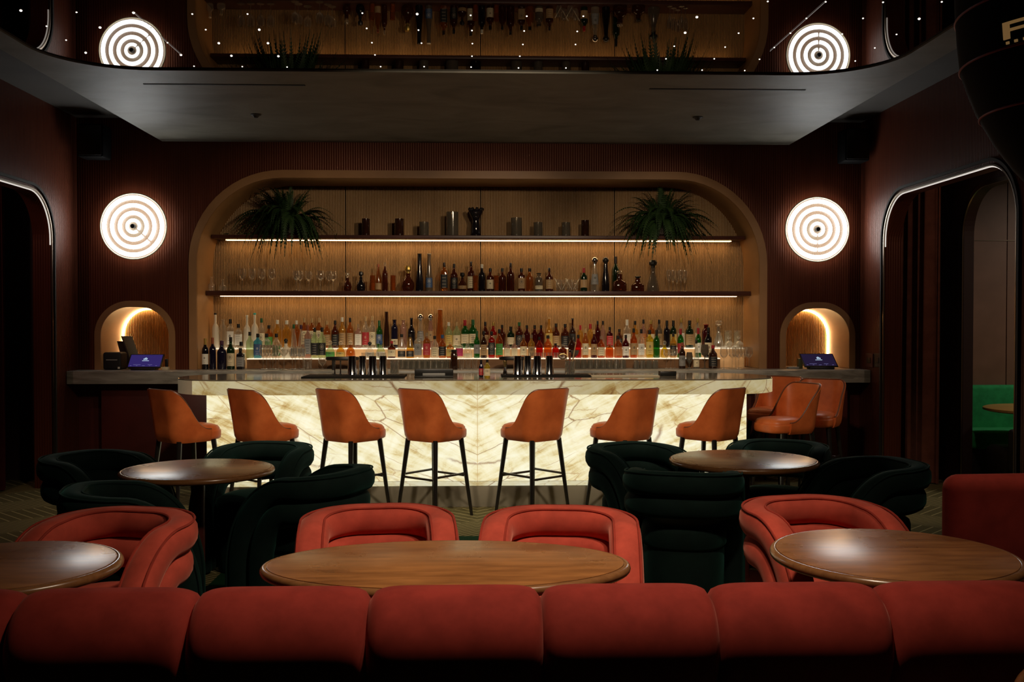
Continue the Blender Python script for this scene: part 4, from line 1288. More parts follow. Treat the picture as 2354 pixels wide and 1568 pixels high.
# ------------------------------------------------------------------ bottles
ONE = [('n', 1)]
def bottle_profile(shape, R, H):
    """body profile up to the mouth and where cap and label sit: profile, (neck r, cap z0), (label z0, z1), squareness"""
    n = max(0.0095, R * 0.34)
    if shape == 's':
        return [(R * .94, 0), (R, .012), (R, H * .58), (R * .93, H * .64), (R * .62, H * .71), (n * 1.1, H * .78), (n, H * .84), (n, H)], (n, H * .86), (.10, .50), 2.0
    if shape == 'q':
        return [(R * .93, 0), (R, .010), (R, H * .66), (R * .92, H * .70), (R * .55, H * .75), (n * 1.1, H * .79), (n, H * .83), (n, H)], (n, H * .85), (.12, .58), 4.5
    if shape == 't':
        return [(R * .92, 0), (R, .012), (R, H * .50), (R * .96, H * .56), (R * .80, H * .63), (R * .52, H * .68), (n * 1.05, H * .72), (n, H * .78), (n, H)], (n, H * .955), (.08, .48), 2.0
    if shape == 'w':
        return [(R * .94, 0), (R, .010), (R, H * .60), (R * .90, H * .67), (R * .55, H * .74), (n * 1.1, H * .80), (n, H * .86), (n, H)], (n * 1.04, H * .80), (.16, .50), 2.0
    if shape == 'p':
        return [(R * .86, 0), (R * .98, .008), (R, H * .22), (R * .93, H * .40), (R * .70, H * .52), (n * 1.25, H * .58), (n * 1.1, H * .62), (n * 1.1, H * .74)], (n * 1.3, H * .74), (.08, .36), 2.0
    if shape == 'b':
        return [(R * .95, 0), (R, .012), (R * .97, H * .22), (R * .78, H * .45), (R * .55, H * .66), (R * .50, H * .74), (R * .46, H * .80)], (R * .80, H * .80), (.20, .50), 2.0
    if shape == 'c':
        return [(R, 0), (R, .010), (R * .96, H * .35), (R * .70, H * .58), (n * 1.2, H * .78), (n, H * .86), (n, H)], (n, H * .88), (.06, .30), 2.0
    if shape == 'l':
        return [(R * .96, 0), (R, .010), (R * .98, H * .30), (R * .72, H * .58), (R * .55, H * .75), (R * .52, H)], (R * .55, H * .95), (.10, .36), 2.0
    if shape == 'm':       # stone-jar: short neck on broad round shoulder
        return [(R * .95, 0), (R, .010), (R, H * .70), (R * .88, H * .78), (R * .52, H * .84), (R * .50, H * .93), (R * .55, H)], (R * .56, H * .97), (.12, .32), 2.0
    if shape == 'r':       # round decanter
        return [(R * .62, 0), (R * .85, H * .05), (R, H * .20), (R * .96, H * .34), (R * .70, H * .47), (n * 1.1, H * .56), (n, H * .62), (n * 1.1, H * .70)], (n * 1.5, H * .70), (.12, .30), 2.0
    if shape == 'd':       # bell decanter
        return [(R * .95, 0), (R, H * .04), (R * .92, H * .20), (R * .62, H * .40), (n * 1.25, H * .55), (n, H * .66), (n * 1.2, H * .76)], (n * 1.9, H * .76), (0, 0), 2.0
    if shape == 'f':
        return [(R * .97, 0), (R, .006), (R, H)], (R * .96, H), (.05, .85), 2.0
    if shape == 'o':       # low broad flask
        return [(R * .95, 0), (R, .008), (R, H * .36), (R * .86, H * .46), (R * .40, H * .56), (n * 1.1, H * .62), (n, H * .68), (n, H * .84)], (n * 1.2, H * .84), (.05, .34), 3.0
def lookup(prof, z):
    for (ra, za), (rb, zb) in zip(prof, prof[1:]):
        if za <= z <= zb: return ra + (rb - ra) * (z - za) / max(1e-6, zb - za)
    return prof[-1][0]
SHAPEN = {'s': 'round', 'q': 'square', 't': 'long-necked', 'w': 'wine', 'p': 'squat', 'b': 'ball-topped', 'c': 'conical', 'l': 'slender', 'm': 'jar-shaped', 'r': 'globe', 'd': 'bell-shaped', 'f': 'cylindrical', 'o': 'low'}
GLN = {'clear': 'clear', 'frost': 'frosted', 'amber': 'amber', 'orange': 'orange', 'gold': 'golden', 'dkamber': 'dark amber', 'red': 'red', 'maroon': 'maroon', 'green': 'green', 'dkgreen': 'dark green',
       'palegreen': 'pale green', 'yellow': 'yellow', 'blue': 'sky blue', 'rose': 'pale rose', 'black': 'black', 'navy': 'blue-black', 'brown': 'brown', 'smoke': 'smoky', 'crystal': 'crystal'}
def bottle(px, w, yt, by, Y, z, shape, glass, cap, lab, label, group):
    if shape == 'o' and w > 33: Y -= 0.06
    if px == 1415: Y = 10.63
    c = at(px, by, Y)
    w *= 0.95
    R = w * mpp(Y) / 2; H = (by - yt) * mpp(Y)
    t = thing('decanter' if shape in 'rd' else 'bottle', label, 'decanter' if shape in 'rd' else 'bottle', (c.x, Y, z), 0, group)
    prof, (nr, zc), (l0, l1), pw = bottle_profile(shape, R, H)
    if pw > 2.2: prof = [(r * (0.93 if r > R * .5 else 1), zz) for r, zz in prof]
    prof = [(r, zz + 0.0006) for r, zz in prof]
    if cap != '-' and shape in 'stqwc':
        prof = [p for p in prof if p[1] < zc] + [(lookup(prof, zc) , zc)]
    b = obj('glass_body', lathe(prof, 20, power=pw, sy=0.86 if shape in 'qo' else 1.0), G[glass], t, smooth=40)
    ztop = prof[-1][1]
    if cap != '-':
        cm = CAPS[cap]
        if shape in 'pb':                    # ball stopper
            rr = nr if shape == 'b' else max(nr, R * 0.34)
            hz = H - ztop
            obj('stopper', lathe([(rr * .5, ztop), (rr * .62, ztop + hz * .12), (rr * .62, ztop + hz * .2), (rr * .95, ztop + hz * .38), (rr, ztop + hz * .58), (rr * .85, ztop + hz * .8), (rr * .45, ztop + hz * .96), (rr * .05, ztop + hz)], 14), cm, t, smooth=60)
        elif shape in 'rdo':
            hz = H - ztop
            obj('stopper', lathe([(nr * .5, ztop), (nr * .55, ztop + hz * .25), (nr, ztop + hz * .45), (nr * 1.05, ztop + hz * .75), (nr * .8, ztop + hz)], 10), cm, t, smooth=30)
        else:
            obj('cap', lathe([(nr * 1.12, ztop - 0.001), (nr * 1.16, ztop + 0.004), (nr * 1.12, H), (nr * .9, H + 0.001)], 14), cm, t)
    if lab != '-' and l1 > 0:
        lm = LAB[lab]
        z0, z1 = H * l0, H * l1
        if shape == 'f': z0, z1 = 0.008, H * .82
        seg = 20; V, F = [], []
        idx = [i for i in range(seg + 1)]
        arc = 0.40 if shape != 'f' else 0.5
        n = 12
        for zz in (z0, (z0 + z1) / 2, z1):
            r = lookup(prof, zz) + 0.0012
            for i in range(n + 1):
                a = -PI / 2 + (i / n - 0.5) * 2 * PI * arc
                cc, ss = math.cos(a), math.sin(a)
                q = (abs(cc) ** pw + abs(ss) ** pw) ** (-1.0 / pw) if pw > 2.2 else 1.0
                V.append((r * q * cc, r * q * ss * (0.86 if shape in 'qo' else 1.0), zz))
        for j in range(2):
            for i in range(n):
                F.append([j * (n + 1) + i, j * (n + 1) + i + 1, (j + 1) * (n + 1) + i + 1, (j + 1) * (n + 1) + i])
        m = len(V)
        V += [(x * 0.988, y * 0.988, zz) for x, y, zz in V]
        F += [[m + i for i in f[::-1]] for f in F]
        for j in range(2):
            for i in (0, n):
                F.append([j * (n + 1) + i, (j + 1) * (n + 1) + i, m + (j + 1) * (n + 1) + i, m + j * (n + 1) + i])
        for i in range(n):
            F.append([i, i + 1, m + i + 1, m + i]); k0 = 2 * (n + 1)
            F.append([k0 + i, k0 + i + 1, m + k0 + i + 1, m + k0 + i])
        obj('label', (V, F), lm, t, smooth=60)
    return t

def ordn(k):
    return '%d%s' % (k, 'th' if 10 <= k % 100 <= 20 else {1: 'st', 2: 'nd', 3: 'rd'}.get(k % 10, 'th'))
def parse(txt):
    out = []
    for e in txt.split(';'):
        e = e.split()
        if e: out.append((float(e[0]), float(e[1]), float(e[2]), e[3], e[4], e[5], e[6]))
    return sorted(out)
def row(txt, by, Y, z, where, group, jitter=0.0):
    for k, (px, w, yt, sh, gl, cap, lab) in enumerate(parse(txt)):
        d = GLN[gl] + ' ' + SHAPEN[sh] + (' decanter' if sh in 'rd' else ' bottle')
        ex = []
        if lab != '-' and sh != 'd': ex.append(LABN[lab] + ' label')
        elif cap != '-' and cap in CAPN: ex.append(CAPN[cap] + ' top')
        lb = '%s with %s, %s from the left %s' % (d, ex[0] if ex else 'open neck', ordn(k + 1), where)
        bottle(px, w, yt, by, Y + random.uniform(-jitter, jitter), z, sh, gl, cap, lab, lb, group)

REAR = """495.4 17 720 t frost k -;512.8 16 735 m clear x -;530 18 734 q clear k w;548.5 19 745 q clear k w;568 17 725 t frost w -;585.7 17 720 t frost t -;601.5 16 732 s clear e c;
618.4 19 748 s amber k g;638 19 736 s gold w -;659.4 21 737 s gold w -;682 17 737 s amber w -;700 17 731 q amber c c;717.6 17 732 q amber c c;734 17 731 q amber c c;751.7 17 738 s amber c t;
770.6 17 737 s dkamber k k;787 17 730 s gold w t;805 16 731 s amber k t;823.7 17 745 q rose x w;840.7 17 728 s clear c r;856 18 727 s clear c c;872 15 737 w green e b;888.7 15 718 l brown k -;907 16 736 m navy k c;
927.4 16 736 m rose c -;946 18 731 t black k -;966.7 18 722 b clear s z;990 18 722 b rose s t;1011.6 20 712 l amber w -;1031.4 18 741 s palegreen w y;1050 19 741 s palegreen c c;1069 19 736 w green r c;1087.5 20 735 w green e c;
1115.6 17 740 s dkamber k t;1134 17 741 s red g t;1154.4 17 747 s dkamber k -;1174 18 751 w dkgreen k c;1193.7 18 741 s dkamber e k;1211.4 16 748 s maroon k -;1229 16 748 s maroon k -;1244 16 748 s maroon k -;1262 18 730 t gold c y;
1278 18 744 s dkamber k t;1299 19 745 s dkamber k k;1316 16 732 t brown k k;1334 14 748 w gold r -;1357 15 745 w gold r -;1373.7 14 738 s maroon k -;1386 13 738 s rose k -;1401.6 16 752 q maroon k r;1423.6 15 757 s dkamber k k;
1441.4 18 735 w clear w w;1459.8 16 738 s gold k t;1479 15 735 s rose k o;1496.5 18 736 s amber g c;1515 16 735 s smoke k t;1532.8 16 737 w black k -;1547.5 16 737 w dkgreen k y;1566 16 732 s clear g w;1585 20 737 s dkgreen k t;
1603.6 14 732 s clear g c;1623 20 747 m maroon r -"""
FRONT = """574.5 18 763 s palegreen k -;593 20 767 q blue k b;613.3 20 767 q clear k -;635.7 20 767 s clear k g;657.3 22 778 p frost k -;675.7 16 746 c clear e z;692.5 16 747 c clear p z;708 17 747 q rose o z;
723.7 18 753 s palegreen k k;740.5 18 753 s palegreen k k;759.4 22 783 p palegreen x g;783 22 784 p gold x y;806 22 783 p amber x -;850 22 785 p clear k w;875.4 22 782 p palegreen b w;900.4 19 784 s dkamber r c;923.4 19 768 c clear k k;942.8 19 768 c gold k k;
961 19 766 q clear x z;981 18 765 q amber x r;999.4 18 772 s clear k c;1017 18 770 s amber b k;1035 19 786 q amber x y;1056 18 784 q clear x m;1075.3 22 787 c clear x c;1096.2 15 761 w green e z;1112 15 761 s brown k t;
1130 17 762 q red k k;1147.7 17 757 s orange k g;1166 16 784 q rose x c;1182.4 16 784 q rose x c;1203.4 17 770 s amber x c;1221.6 17 770 s gold x t;1240 17 775 s red k -;1259.4 19 771 s orange k -;1277 17 790 s red k -;1294 19 792 s dkamber x -;
1314 16 771 s brown k -;1329.3 16 770 s red k -;1345.6 15 756 s amber c c;1365.5 15 759 s maroon c t;1382 17 773 s orange x c;1401 19 787 s orange x -;1421 19 772 s orange k o;1438.4 16 770 s maroon k w;1456.7 17 755 s orange k t;
1474 16 757 s clear k w;1493 19 759 q yellow k y;1509.3 16 759 w green k -;1527.7 19 784 p yellow x -;1547.6 16 766 s gold k k;1564.3 16 756 w green r r"""
MID = """799 20 626 r dkamber x -;830 22 624 r black k -;870 15 607 c amber o t;885 14 603 s dkamber x -;938 31 611 r dkamber g -;964.6 18 584 l black k -;986.6 17 584 l smoke w b;1021 18 603 q amber s k;1044 17 606 s dkamber k k;
1063 21 626 r dkamber k t;1083 18 601 s dkamber s c;1108 17 607 s black w -;1127 18 616 s dkamber k c;1154.6 18 616 s dkamber k -;1173.8 19 604 s dkamber s -;1198.6 18 616 q dkamber k t;1217.8 18 616 s amber k -;1238.8 19 628 m smoke k c;
1262.7 18 615 s dkamber s t;1342 17 615 w dkgreen r t;1367 20 590 b clear s z;1392 20 590 b black k -;1415 18 588 w dkgreen k -;1424 36 622 o dkamber x -;1466 34 634 o dkamber k -;1501 30 597 d smoke k -;486 17 636 o clear x -;512 20 643 o clear x -"""
LOWC = """472 16 778 w black g w;489 16 776 w navy o -;510 22 783 s navy p -;530.6 19 775 s dkgreen k c;553 20 800 q black k z;1568 16 788 s brown o z;1600.5 15 782 c clear k c;1638.8 21 794 s brown r k"""
row(REAR, 800, 10.56, ZR2, 'in the rear row', 'bottles on the rear step', 0.02)
row(FRONT, 823, 10.34, ZR1, 'in the front row', 'bottles on the front step', 0.02)
row(MID, 669, 10.52, SH['middle'], 'on the lower shelf', 'bottles on the lower shelf')
row(LOWC, 848, 10.16, ZCT, 'standing on the counter', 'bottles on the back counter')
bottle(1652, 26, 737, 800, 10.56, ZR2, 'd', 'crystal', 'x', '-', 'tall crystal bell decanter near the right end of the lit steps', 'decanters on the rear step')
for k_, px in enumerate((1673.5, 1695)):
    t = cyl('display_tube', px, 760, 800, 17, 10.58, ZR2, G['clear'], 'glass tube holding a cream card, %s of two at the right end of the steps' % ('left', 'right')[k_], 'display tube', 'glass tubes with cards')
    h = 36 * mpp(10.58)
    obj('card', box(-0.03, 0.012, -0.004, 0.004, 0.012, h), M['cream'], t)
for k_, px in enumerate((1676, 1699)):
    bottle(px, 22, 772, 800, 10.48, ZR2, 'r', 'clear', 'x', '-', 'round clear decanter before a card tube, %s of two' % ('left', 'right')[k_], 'round decanters')
bottle(513, 24, 760, 823, 10.36, ZCT + 0.0, 'c', 'clear', 'x', '-', 'clear conical bottle half hidden behind the dark wine bottles', 'bottles behind the wine') 
bottle(554.6, 22, 763, 823, 10.40, ZCT + 0.0, 'q', 'clear', 'k', 'w', 'clear square bottle with white label behind the black square bottle', 'bottles behind the wine')
bottle(1605, 15, 747, 815, 10.405, ZR1, 'w', 'green', 'r', 'w', 'green wine bottle with red capsule behind the white-label bottle at the right', 'bottles at the end of the steps')
bottle(1628, 18, 753, 823, 10.34, ZR1, 's', 'black', 'k', 'c', 'black bottle with small cream label by the crystal decanter', 'bottles at the end of the steps')

# ------------------------------------------------------------------ stemware and tumblers
protos = {}
def glass_shape(kind):
    if kind == 'wine':   return [(0.036, 0), (0.034, .004), (0.006, .010), (0.0042, .03), (0.0042, .095), (0.010, .108), (0.030, .128), (0.037, .150), (0.035, .178), (0.030, .215), (0.0288, .215), (0.0335, .178), (0.0355, .150), (0.029, .131), (0.006, .113)]
    if kind == 'flute':  return [(0.030, 0), (0.028, .004), (0.005, .010), (0.0042, .03), (0.0042, .085), (0.014, .105), (0.026, .150), (0.030, .185), (0.026, .225), (0.0248, .225), (0.0285, .185), (0.0245, .150), (0.008, .105)]
    if kind == 'coupe':  return [(0.034, 0), (0.032, .004), (0.006, .010), (0.0042, .03), (0.0042, .115), (0.020, .125), (0.044, .150), (0.046, .200), (0.0448, .200), (0.0425, .152), (0.018, .128)]
    if kind == 'martini': return [(0.036, 0), (0.034, .004), (0.006, .010), (0.0042, .03), (0.0042, .095), (0.008, .105), (0.052, .165), (0.0508, .165), (0.006, .110)]
    if kind == 'tumbler': return [(0.036, .001), (0.038, .006), (0.042, .095), (0.0405, .095), (0.036, .012), (0.02, .011)]
    if kind == 'upturned': return [(0.0305, .0005), (0.0295, .0005), (0.026, .080), (0.024, .088), (0.027, .094), (0.0285, .090), (0.0305, .010)]
    if kind == 'snifter': return [(0.034, 0), (0.032, .004), (0.006, .010), (0.005, .03), (0.012, .038), (0.044, .070), (0.047, .090), (0.036, .125), (0.0348, .125), (0.0455, .09), (0.0425, .071), (0.01, .042)]
    if kind == 'highball': return [(0.030, .001), (0.032, .005), (0.034, .135), (0.0325, .135), (0.0305, .010)]
    if kind == 'stemless': return [(0.02, 0.0), (0.036, .012), (0.044, .040), (0.040, .070), (0.030, .090), (0.0288, .090), (0.0385, .070), (0.0425, .040), (0.034, .014)]
STEM = {'wine': 0.112, 'flute': 0.100, 'coupe': 0.118, 'martini': 0.103, 'snifter': 0.037}
def glass(kind, px, by, Y, z, label, cat, group, H=None, mat='glassware', tilt=0.0, W=None):
    key = (kind, mat)
    nm = {'wine': 'wine_glass', 'flute': 'flute_glass', 'coupe': 'coupe_glass', 'martini': 'martini_glass', 'tumbler': 'tumbler', 'upturned': 'upturned_tumbler', 'snifter': 'snifter', 'highball': 'mixing_glass', 'stemless': 'spouted_glass'}[kind]
    if key not in protos:
        t = thing(nm, label, cat, (0, 0, 0), 0, group)
        prof = glass_shape(kind)
        if kind in STEM:
            cut = max(i for i, p in enumerate(prof[:7]) if p[1] <= STEM[kind])
            obj('stem', lathe(prof[:cut + 1], 14), G[mat], t, smooth=50)
            obj('bowl', lathe(prof[cut:], 18, closed=False), G[mat], t, smooth=50)
        else:
            if mat == 'crystal':
                n = 18; V, F = lathe(prof, n, closed=False)
                V = [(x * (1 + 0.05 * ((i % n) % 2)), y * (1 + 0.05 * ((i % n) % 2)), zz) for i, (x, y, zz) in enumerate(V)]
                obj('bowl', (V, F), G[mat], t, smooth=0)
            else:
                obj('bowl', lathe(prof, 18, closed=False), G[mat], t, smooth=50)
        protos[key] = (t, max(p[1] for p in prof), max(p[0] for p in prof))
        o = t
    else:
        o = dup(protos[key][0])
    c = at(px, by, Y)
    o.location = (c.x, Y, z)
    s = 1.0 if H is None else H / protos[key][1]
    sx = s if W is None else W / 2 / protos[key][2]
    o.scale = (sx, sx, s); o.rotation_euler = (0, tilt, 0)
    tag(o, label, cat, group)
    return o
def glasses(kind, xs, by, yt, Y, z, fmt, cat, group, mat='glassware', w=None, jit=0.0):
    for k, px in enumerate(xs):
        glass(kind, px, by, Y + (jit * (k % 3 - 1)), z, fmt % ordn(k + 1), cat, group, (by - yt) * mpp(Y), mat, W=None if w is None else w * mpp(Y))
glasses('wine', (557, 579.5, 602, 625), 669, 618, 10.50, SH['middle'], 'clear tulip wine glass, %s of the four at the left of the lower shelf', 'wine glass', 'tall wine glasses on the lower shelf', w=18)
glasses('wine', (681, 689, 709.5, 737, 756, 766), 669, 623, 10.50, SH['middle'], 'round-bowled wine glass, %s of the six left of the bottles on the lower shelf', 'wine glass', 'round wine glasses on the lower shelf', w=18.5, jit=0.075)
glasses('flute', (1538, 1547, 1556, 1565, 1574), 669, 620, 10.52, SH['middle'], 'champagne flute, %s of the cluster at the right of the lower shelf', 'champagne flute', 'flutes on the lower shelf', w=13, jit=0.06)
glasses('wine', (605, 613, 621, 627.5, 634, 641), 848, 792, 10.125, ZCT, 'wine glass, %s of the group before the blue bottle', 'wine glass', 'wine glasses on the counter left', w=16, jit=0.07)
glass('martini', 653, 848, 9.97, ZCT, 'martini glass beside the wine glasses on the back counter', 'martini glass', None, 46 * mpp(10.14))
glasses('wine', (672, 679, 688.5, 696), 848, 796, 10.13, ZCT, 'slim wine glass, %s of the four right of the martini glass', 'wine glass', 'slim wine glasses on the counter', w=14, jit=0.07)
glass('tumbler', 707, 848, 10.14, ZCT, 'small rocks glass on the back counter below the black labels', 'tumbler', None, 24 * mpp(10.1))
glass('snifter', 741, 848, 10.14, ZCT, 'round snifter on the back counter left of the dark stand', 'snifter', None, 26 * mpp(10.1))
glasses('coupe', (1532, 1542, 1551), 848, 803, 10.15, ZCT, 'straight-sided coupe glass, %s of the three left of the copper-topped bottle', 'coupe glass', 'coupe glasses on the counter', w=15, jit=0.04)
glasses('wine', (1664, 1683, 1691, 1698, 1709, 1716, 1722), 848, 798, 10.125, ZCT, 'wine glass, %s of the group at the right end of the counter', 'wine glass', 'wine glasses on the counter right', w=18, jit=0.075)
glass('wine', 1620, 848, 10.13, ZCT, 'amber-stemmed wine glass between two bottles at the right of the counter', 'wine glass', None, 56 * mpp(10.1), 'smoke')
glass('snifter', 1584.7, 848, 10.14, ZCT, 'dark stemmed goblet between two bottles at the right of the counter', 'goblet', None, 38 * mpp(10.1), 'smoke', W=16 * mpp(10.1))
glasses('upturned', [923 + 13.2 * i for i in range(9)], 847.5, 826, 10.13, ZCT, 'upturned crystal tumbler, %s in the left row under the lit step', 'tumbler', 'upturned tumblers left', 'crystal', w=12.8)
glasses('upturned', [926 + 13.2 * i for i in range(8)], 846, 826, 10.205, ZCT, 'upturned crystal tumbler, %s behind the left row under the lit step', 'tumbler', 'upturned tumblers behind', 'crystal', w=12.8)
glasses('upturned', [1327 + 15.0 * i for i in range(8)], 847.5, 826, 10.13, ZCT, 'upturned crystal tumbler, %s in the right row under the lit step', 'tumbler', 'upturned tumblers right', 'crystal', w=14.4)
glasses('upturned', [1463 + 14.5 * i for i in range(4)], 847.5, 828, 10.13, ZCT, 'upturned green-rimmed tumbler, %s of the four past the crystal rows', 'tumbler', 'upturned tumblers far right', 'crystal', w=13.8)
glasses('tumbler', (836, 848, 860, 872, 884), 823, 810, 10.27, ZR1, 'small clear glass, %s of the five on the front step above the steel tins', 'tumbler', 'small glasses on the front step', w=10.8)
glasses('tumbler', (1222, 1236, 1250, 1264, 1278, 1292), 823, 810, 10.27, ZR1, 'small clear glass, %s on the front step above the right steel tins', 'tumbler', 'small glasses on the front step right', w=12)
for k_, (px, tl) in enumerate(((1284, -0.35), (1297, 0.4), (1309, -0.3), (1323, 0.45))):
    t = thing('spouted_glass', 'small bulb glass with a slanting straw, %s of four on the lower shelf' % ordw[k_], 'glass', (at(px, 669, 10.5).x, 10.5 + (0.055 if k_ % 2 else -0.045), SH['middle']), 0, 'bulb glasses with straws')
    s = 27 * mpp(10.5) / 0.090
    obj('bowl', lathe([(r * s * 0.58, z_ * s) for r, z_ in glass_shape('stemless')], 16, closed=False), G['glassware'], t, smooth=50)
    obj('straw', tube((-0.02 * (1 if tl > 0 else -1), 0, 0.02), (0.045 * (1 if tl > 0 else -1), -0.01, 0.135), 0.004, seg=8), G['frost'], t)
for k_, px in enumerate((857, 904, 1093, 1141)):
    cyl('votive_glass', px, 633, 669, 12, 10.46, SH['middle'], G['amber'], 'slim amber votive glass, %s among the bottles on the lower shelf' % ordw[k_], 'candle holder', 'amber votives', (M['cream'], 0.5))

# round dark stands at the back of the counter
for (px, w, lb) in ((788, 76, 'wide dark round stand behind the left steel tins'), (1181, 68, 'wide dark round stand behind the right steel tins')):
    c = at(px, 848, 10.0)
    r = w * mpp(10.0) / 2
    h = (847 - 817) * mpp(10.0)
    t = thing('display_stand', lb, 'stand', (c.x, 9.98, ZCT), 0, 'round dark stands')
    obj('plate', lathe([(r * .9, h - 0.035), (r, h - 0.028), (r, h - 0.008), (r * .96, h)], 32, sy=0.45), M['black'], t)
    for a in (40, 140, 220, 320):
        obj('leg', tube((r * .7 * math.cos(math.radians(a)), r * .30 * math.sin(math.radians(a)), 0), (r * .7 * math.cos(math.radians(a)), r * .30 * math.sin(math.radians(a)), h - 0.034), 0.012), M['black'], t)
# jar of straws and crate of glasses, dark clutter at mid counter
c = at(1044, 848, 10.05)
t = thing('straw_jar', 'dark jar on the counter right of the left row of upturned tumblers', 'jar', (c.x, 10.02, ZCT))
obj('body', lathe([(0.034, 0.0005), (0.036, 0.008), (0.034, 0.155), (0.028, 0.168), (0.030, 0.18)], 18), G['brown'], t)
obj('lid', lathe([(0.030, 0.1805), (0.031, 0.195), (0.024, 0.20)], 18), M['black'], t)
for k_, px in enumerate((1061, 1076, 1091)):
    glass('tumbler', px, 848, 10.04, ZCT, 'clear rocks glass, %s of the three behind the bitters bottles' % ordw[k_], 'tumbler', 'rocks glasses mid counter', 24 * mpp(10.0), W=13.5 * mpp(10.0))

# ------------------------------------------------------------------ on the bar top
ZB = zlip1
def mat_obj(a, b, ya, yb, lb):
    p0, p1 = atz(a, yb, ZB), atz(b, ya, ZB)
    y0, y1 = max(8.2, p0.y), min(8.86, p1.y)
    x0, x1 = at(a, 865, (y0 + y1) / 2).x, at(b, 865, (y0 + y1) / 2).x
    o = obj('bar_mat', rbox(x0, x1, y0, y1, ZB + 0.0003, ZB + 0.010, 0.003), M['rubber'])
    tag(o, lb, 'bar mat', 'rubber bar mats')
    return y0, y1
mat_obj(702, 932, 862.5, 869, 'long black rubber mat under the left steel tins')
mat_obj(1152, 1356, 861.5, 866.5, 'long black rubber mat under the right steel tins')
TY = 8.62
zt0 = ZB + 0.0102
TIN = []
for (px, grp, k_) in ((810, 'left', 0), (833, 'left', 1), (857, 'left', 2), (880, 'left', 3), (1190, 'right', 0), (1213, 'right', 1), (1235, 'right', 2), (1263, 'right', 3)):
    c = at(px, 863, TY)
    H = 43 * mpp(TY)
    lb = 'upturned steel shaker tin, %s of the four in the %s group on the bar' % (ordw[k_], grp)
    if not TIN:
        t = thing('shaker_tin', lb, 'shaker tin', (0, 0, 0), 0, 'steel shaker tins')
        b1 = 10.6 * mpp(TY); b0 = 8.2 * mpp(TY)
        obj('tin_body', lathe([(b1 * 1.03, 0.0), (b1 * 1.03, 0.004), (b1, 0.006), (b0 * 1.06, H * 0.80), (b0, H * 0.955)], 28), M['steel'], t, smooth=40)
        obj('tin_foot', lathe([(b0 * 1.02, H * 0.957), (b0 * 1.02, H), (b0 * 0.9, H), (b0 * 0.88, H - 0.006)], 28), M['steel'], t, smooth=40)
        TIN.append(t); o = t
    else:
        o = dup(TIN[0])
    o.location = (c.x, TY + (0.02 if k_ % 2 else -0.01), zt0)
    tag(o, lb, 'shaker tin', 'steel shaker tins')
for k_, px in enumerate((771, 784)):
    c = at(px, 864, TY)
    H = 33 * mpp(TY)
    t = thing('muddler', 'slim steel muddler standing on the left bar mat, %s of two' % ('left', 'right')[k_], 'muddler', (c.x, TY - 0.03, zt0), 0, 'muddlers')
    obj('shaft', lathe([(0.0075, 0.012), (0.0055, 0.03), (0.0058, H - 0.012), (0.008, H - 0.004), (0.006, H)], 12), M['steel'], t)
    obj('foot', lathe([(0.011, 0.0), (0.012, 0.004), (0.008, 0.012)], 12), M['black'], t)
def mixing(px, yt, w, lb):
    c = at(px, 863, TY)
    H = (863 - yt) * mpp(TY); r = w * mpp(TY) / 2
    t = thing('mixing_glass', lb, 'mixing glass', (c.x, TY, zt0), 0, 'cut mixing glasses')
    n = 20
    V, F = lathe([(r * .92, 0.0), (r * .95, 0.006), (r * .97, H * .25), (r * .95, H * .5), (r * .97, H * .75), (r * .95, H * .9), (r, H), (r * .94, H), (r * .88, H * .5), (r * .85, 0.016)], n, closed=False)
    V = [(x * (1 + 0.045 * ((i % n + i // n) % 2)), y * (1 + 0.045 * ((i % n + i // n) % 2)), z_) for i, (x, y, z_) in enumerate(V)]
    obj('glass_body', (V, F), G['crystal'], t, smooth=0)
    return t, c.x, H
mixing(907, 829, 20, 'cut glass mixing beaker on the left mat, beside the steel tins')
mt, mx_, mh = mixing(1310, 831, 23, 'cut glass beaker full of bar tools on the right mat')
bx = mx_
tl = thing('julep_strainer', 'gold looped strainer leaning out of the beaker of tools', 'strainer', (bx, TY, zt0))
obj('handle', path_tube([(0.0, 0.0, 0.02), (-0.015, 0, 0.10), (-0.035, 0, 0.145)], 0.004), M['brass'], tl)
obj('loop', path_tube([(-0.062 + 0.034 * math.cos(2 * PI * i / 24), 0.01 * math.sin(2 * PI * i / 24), 0.158 + 0.020 * math.sin(2 * PI * i / 24)) for i in range(25)], 0.006), M['brass'], tl)
tl = thing('wooden_tongs', 'pale wooden stirrer standing in the beaker of tools', 'stirrer', (bx, TY, zt0))
obj('stick', tube((0.006, 0.004, 0.012), (0.050, 0.0, 0.265), 0.0052), M['cork'], tl)
obj('tip', lathe([(0.004, 0), (0.009, 0.01), (0.004, 0.022)], 10), M['cork'], tl).location = (0.0505, 0, 0.262)
tl = thing('peeler', 'copper handled peeler standing in the beaker of tools', 'peeler', (bx, TY, zt0))
obj('handle', tube((-0.004, -0.012, 0.014), (0.0, -0.006, 0.19), 0.0075), CAPS['o'], tl)
obj('blade', rbox(-0.009, 0.009, -0.010, -0.002, 0.19, 0.215, 0.003), M['steel'], tl)
tl = thing('fine_strainer', 'grey mesh strainer standing in the beaker of tools', 'strainer', (bx, TY + 0.012, zt0))
obj('handle', tube((0.016, 0.01, 0.012), (0.032, 0.012, 0.16), 0.004), M['steel'], tl)
obj('mesh_cup', lathe([(0.006, 0.0), (0.026, 0.015), (0.036, 0.045), (0.038, 0.055), (0.036, 0.055), (0.024, 0.017)], 20, sy=0.6), G['smoke'], tl).location = (0.046, 0.014, 0.155)
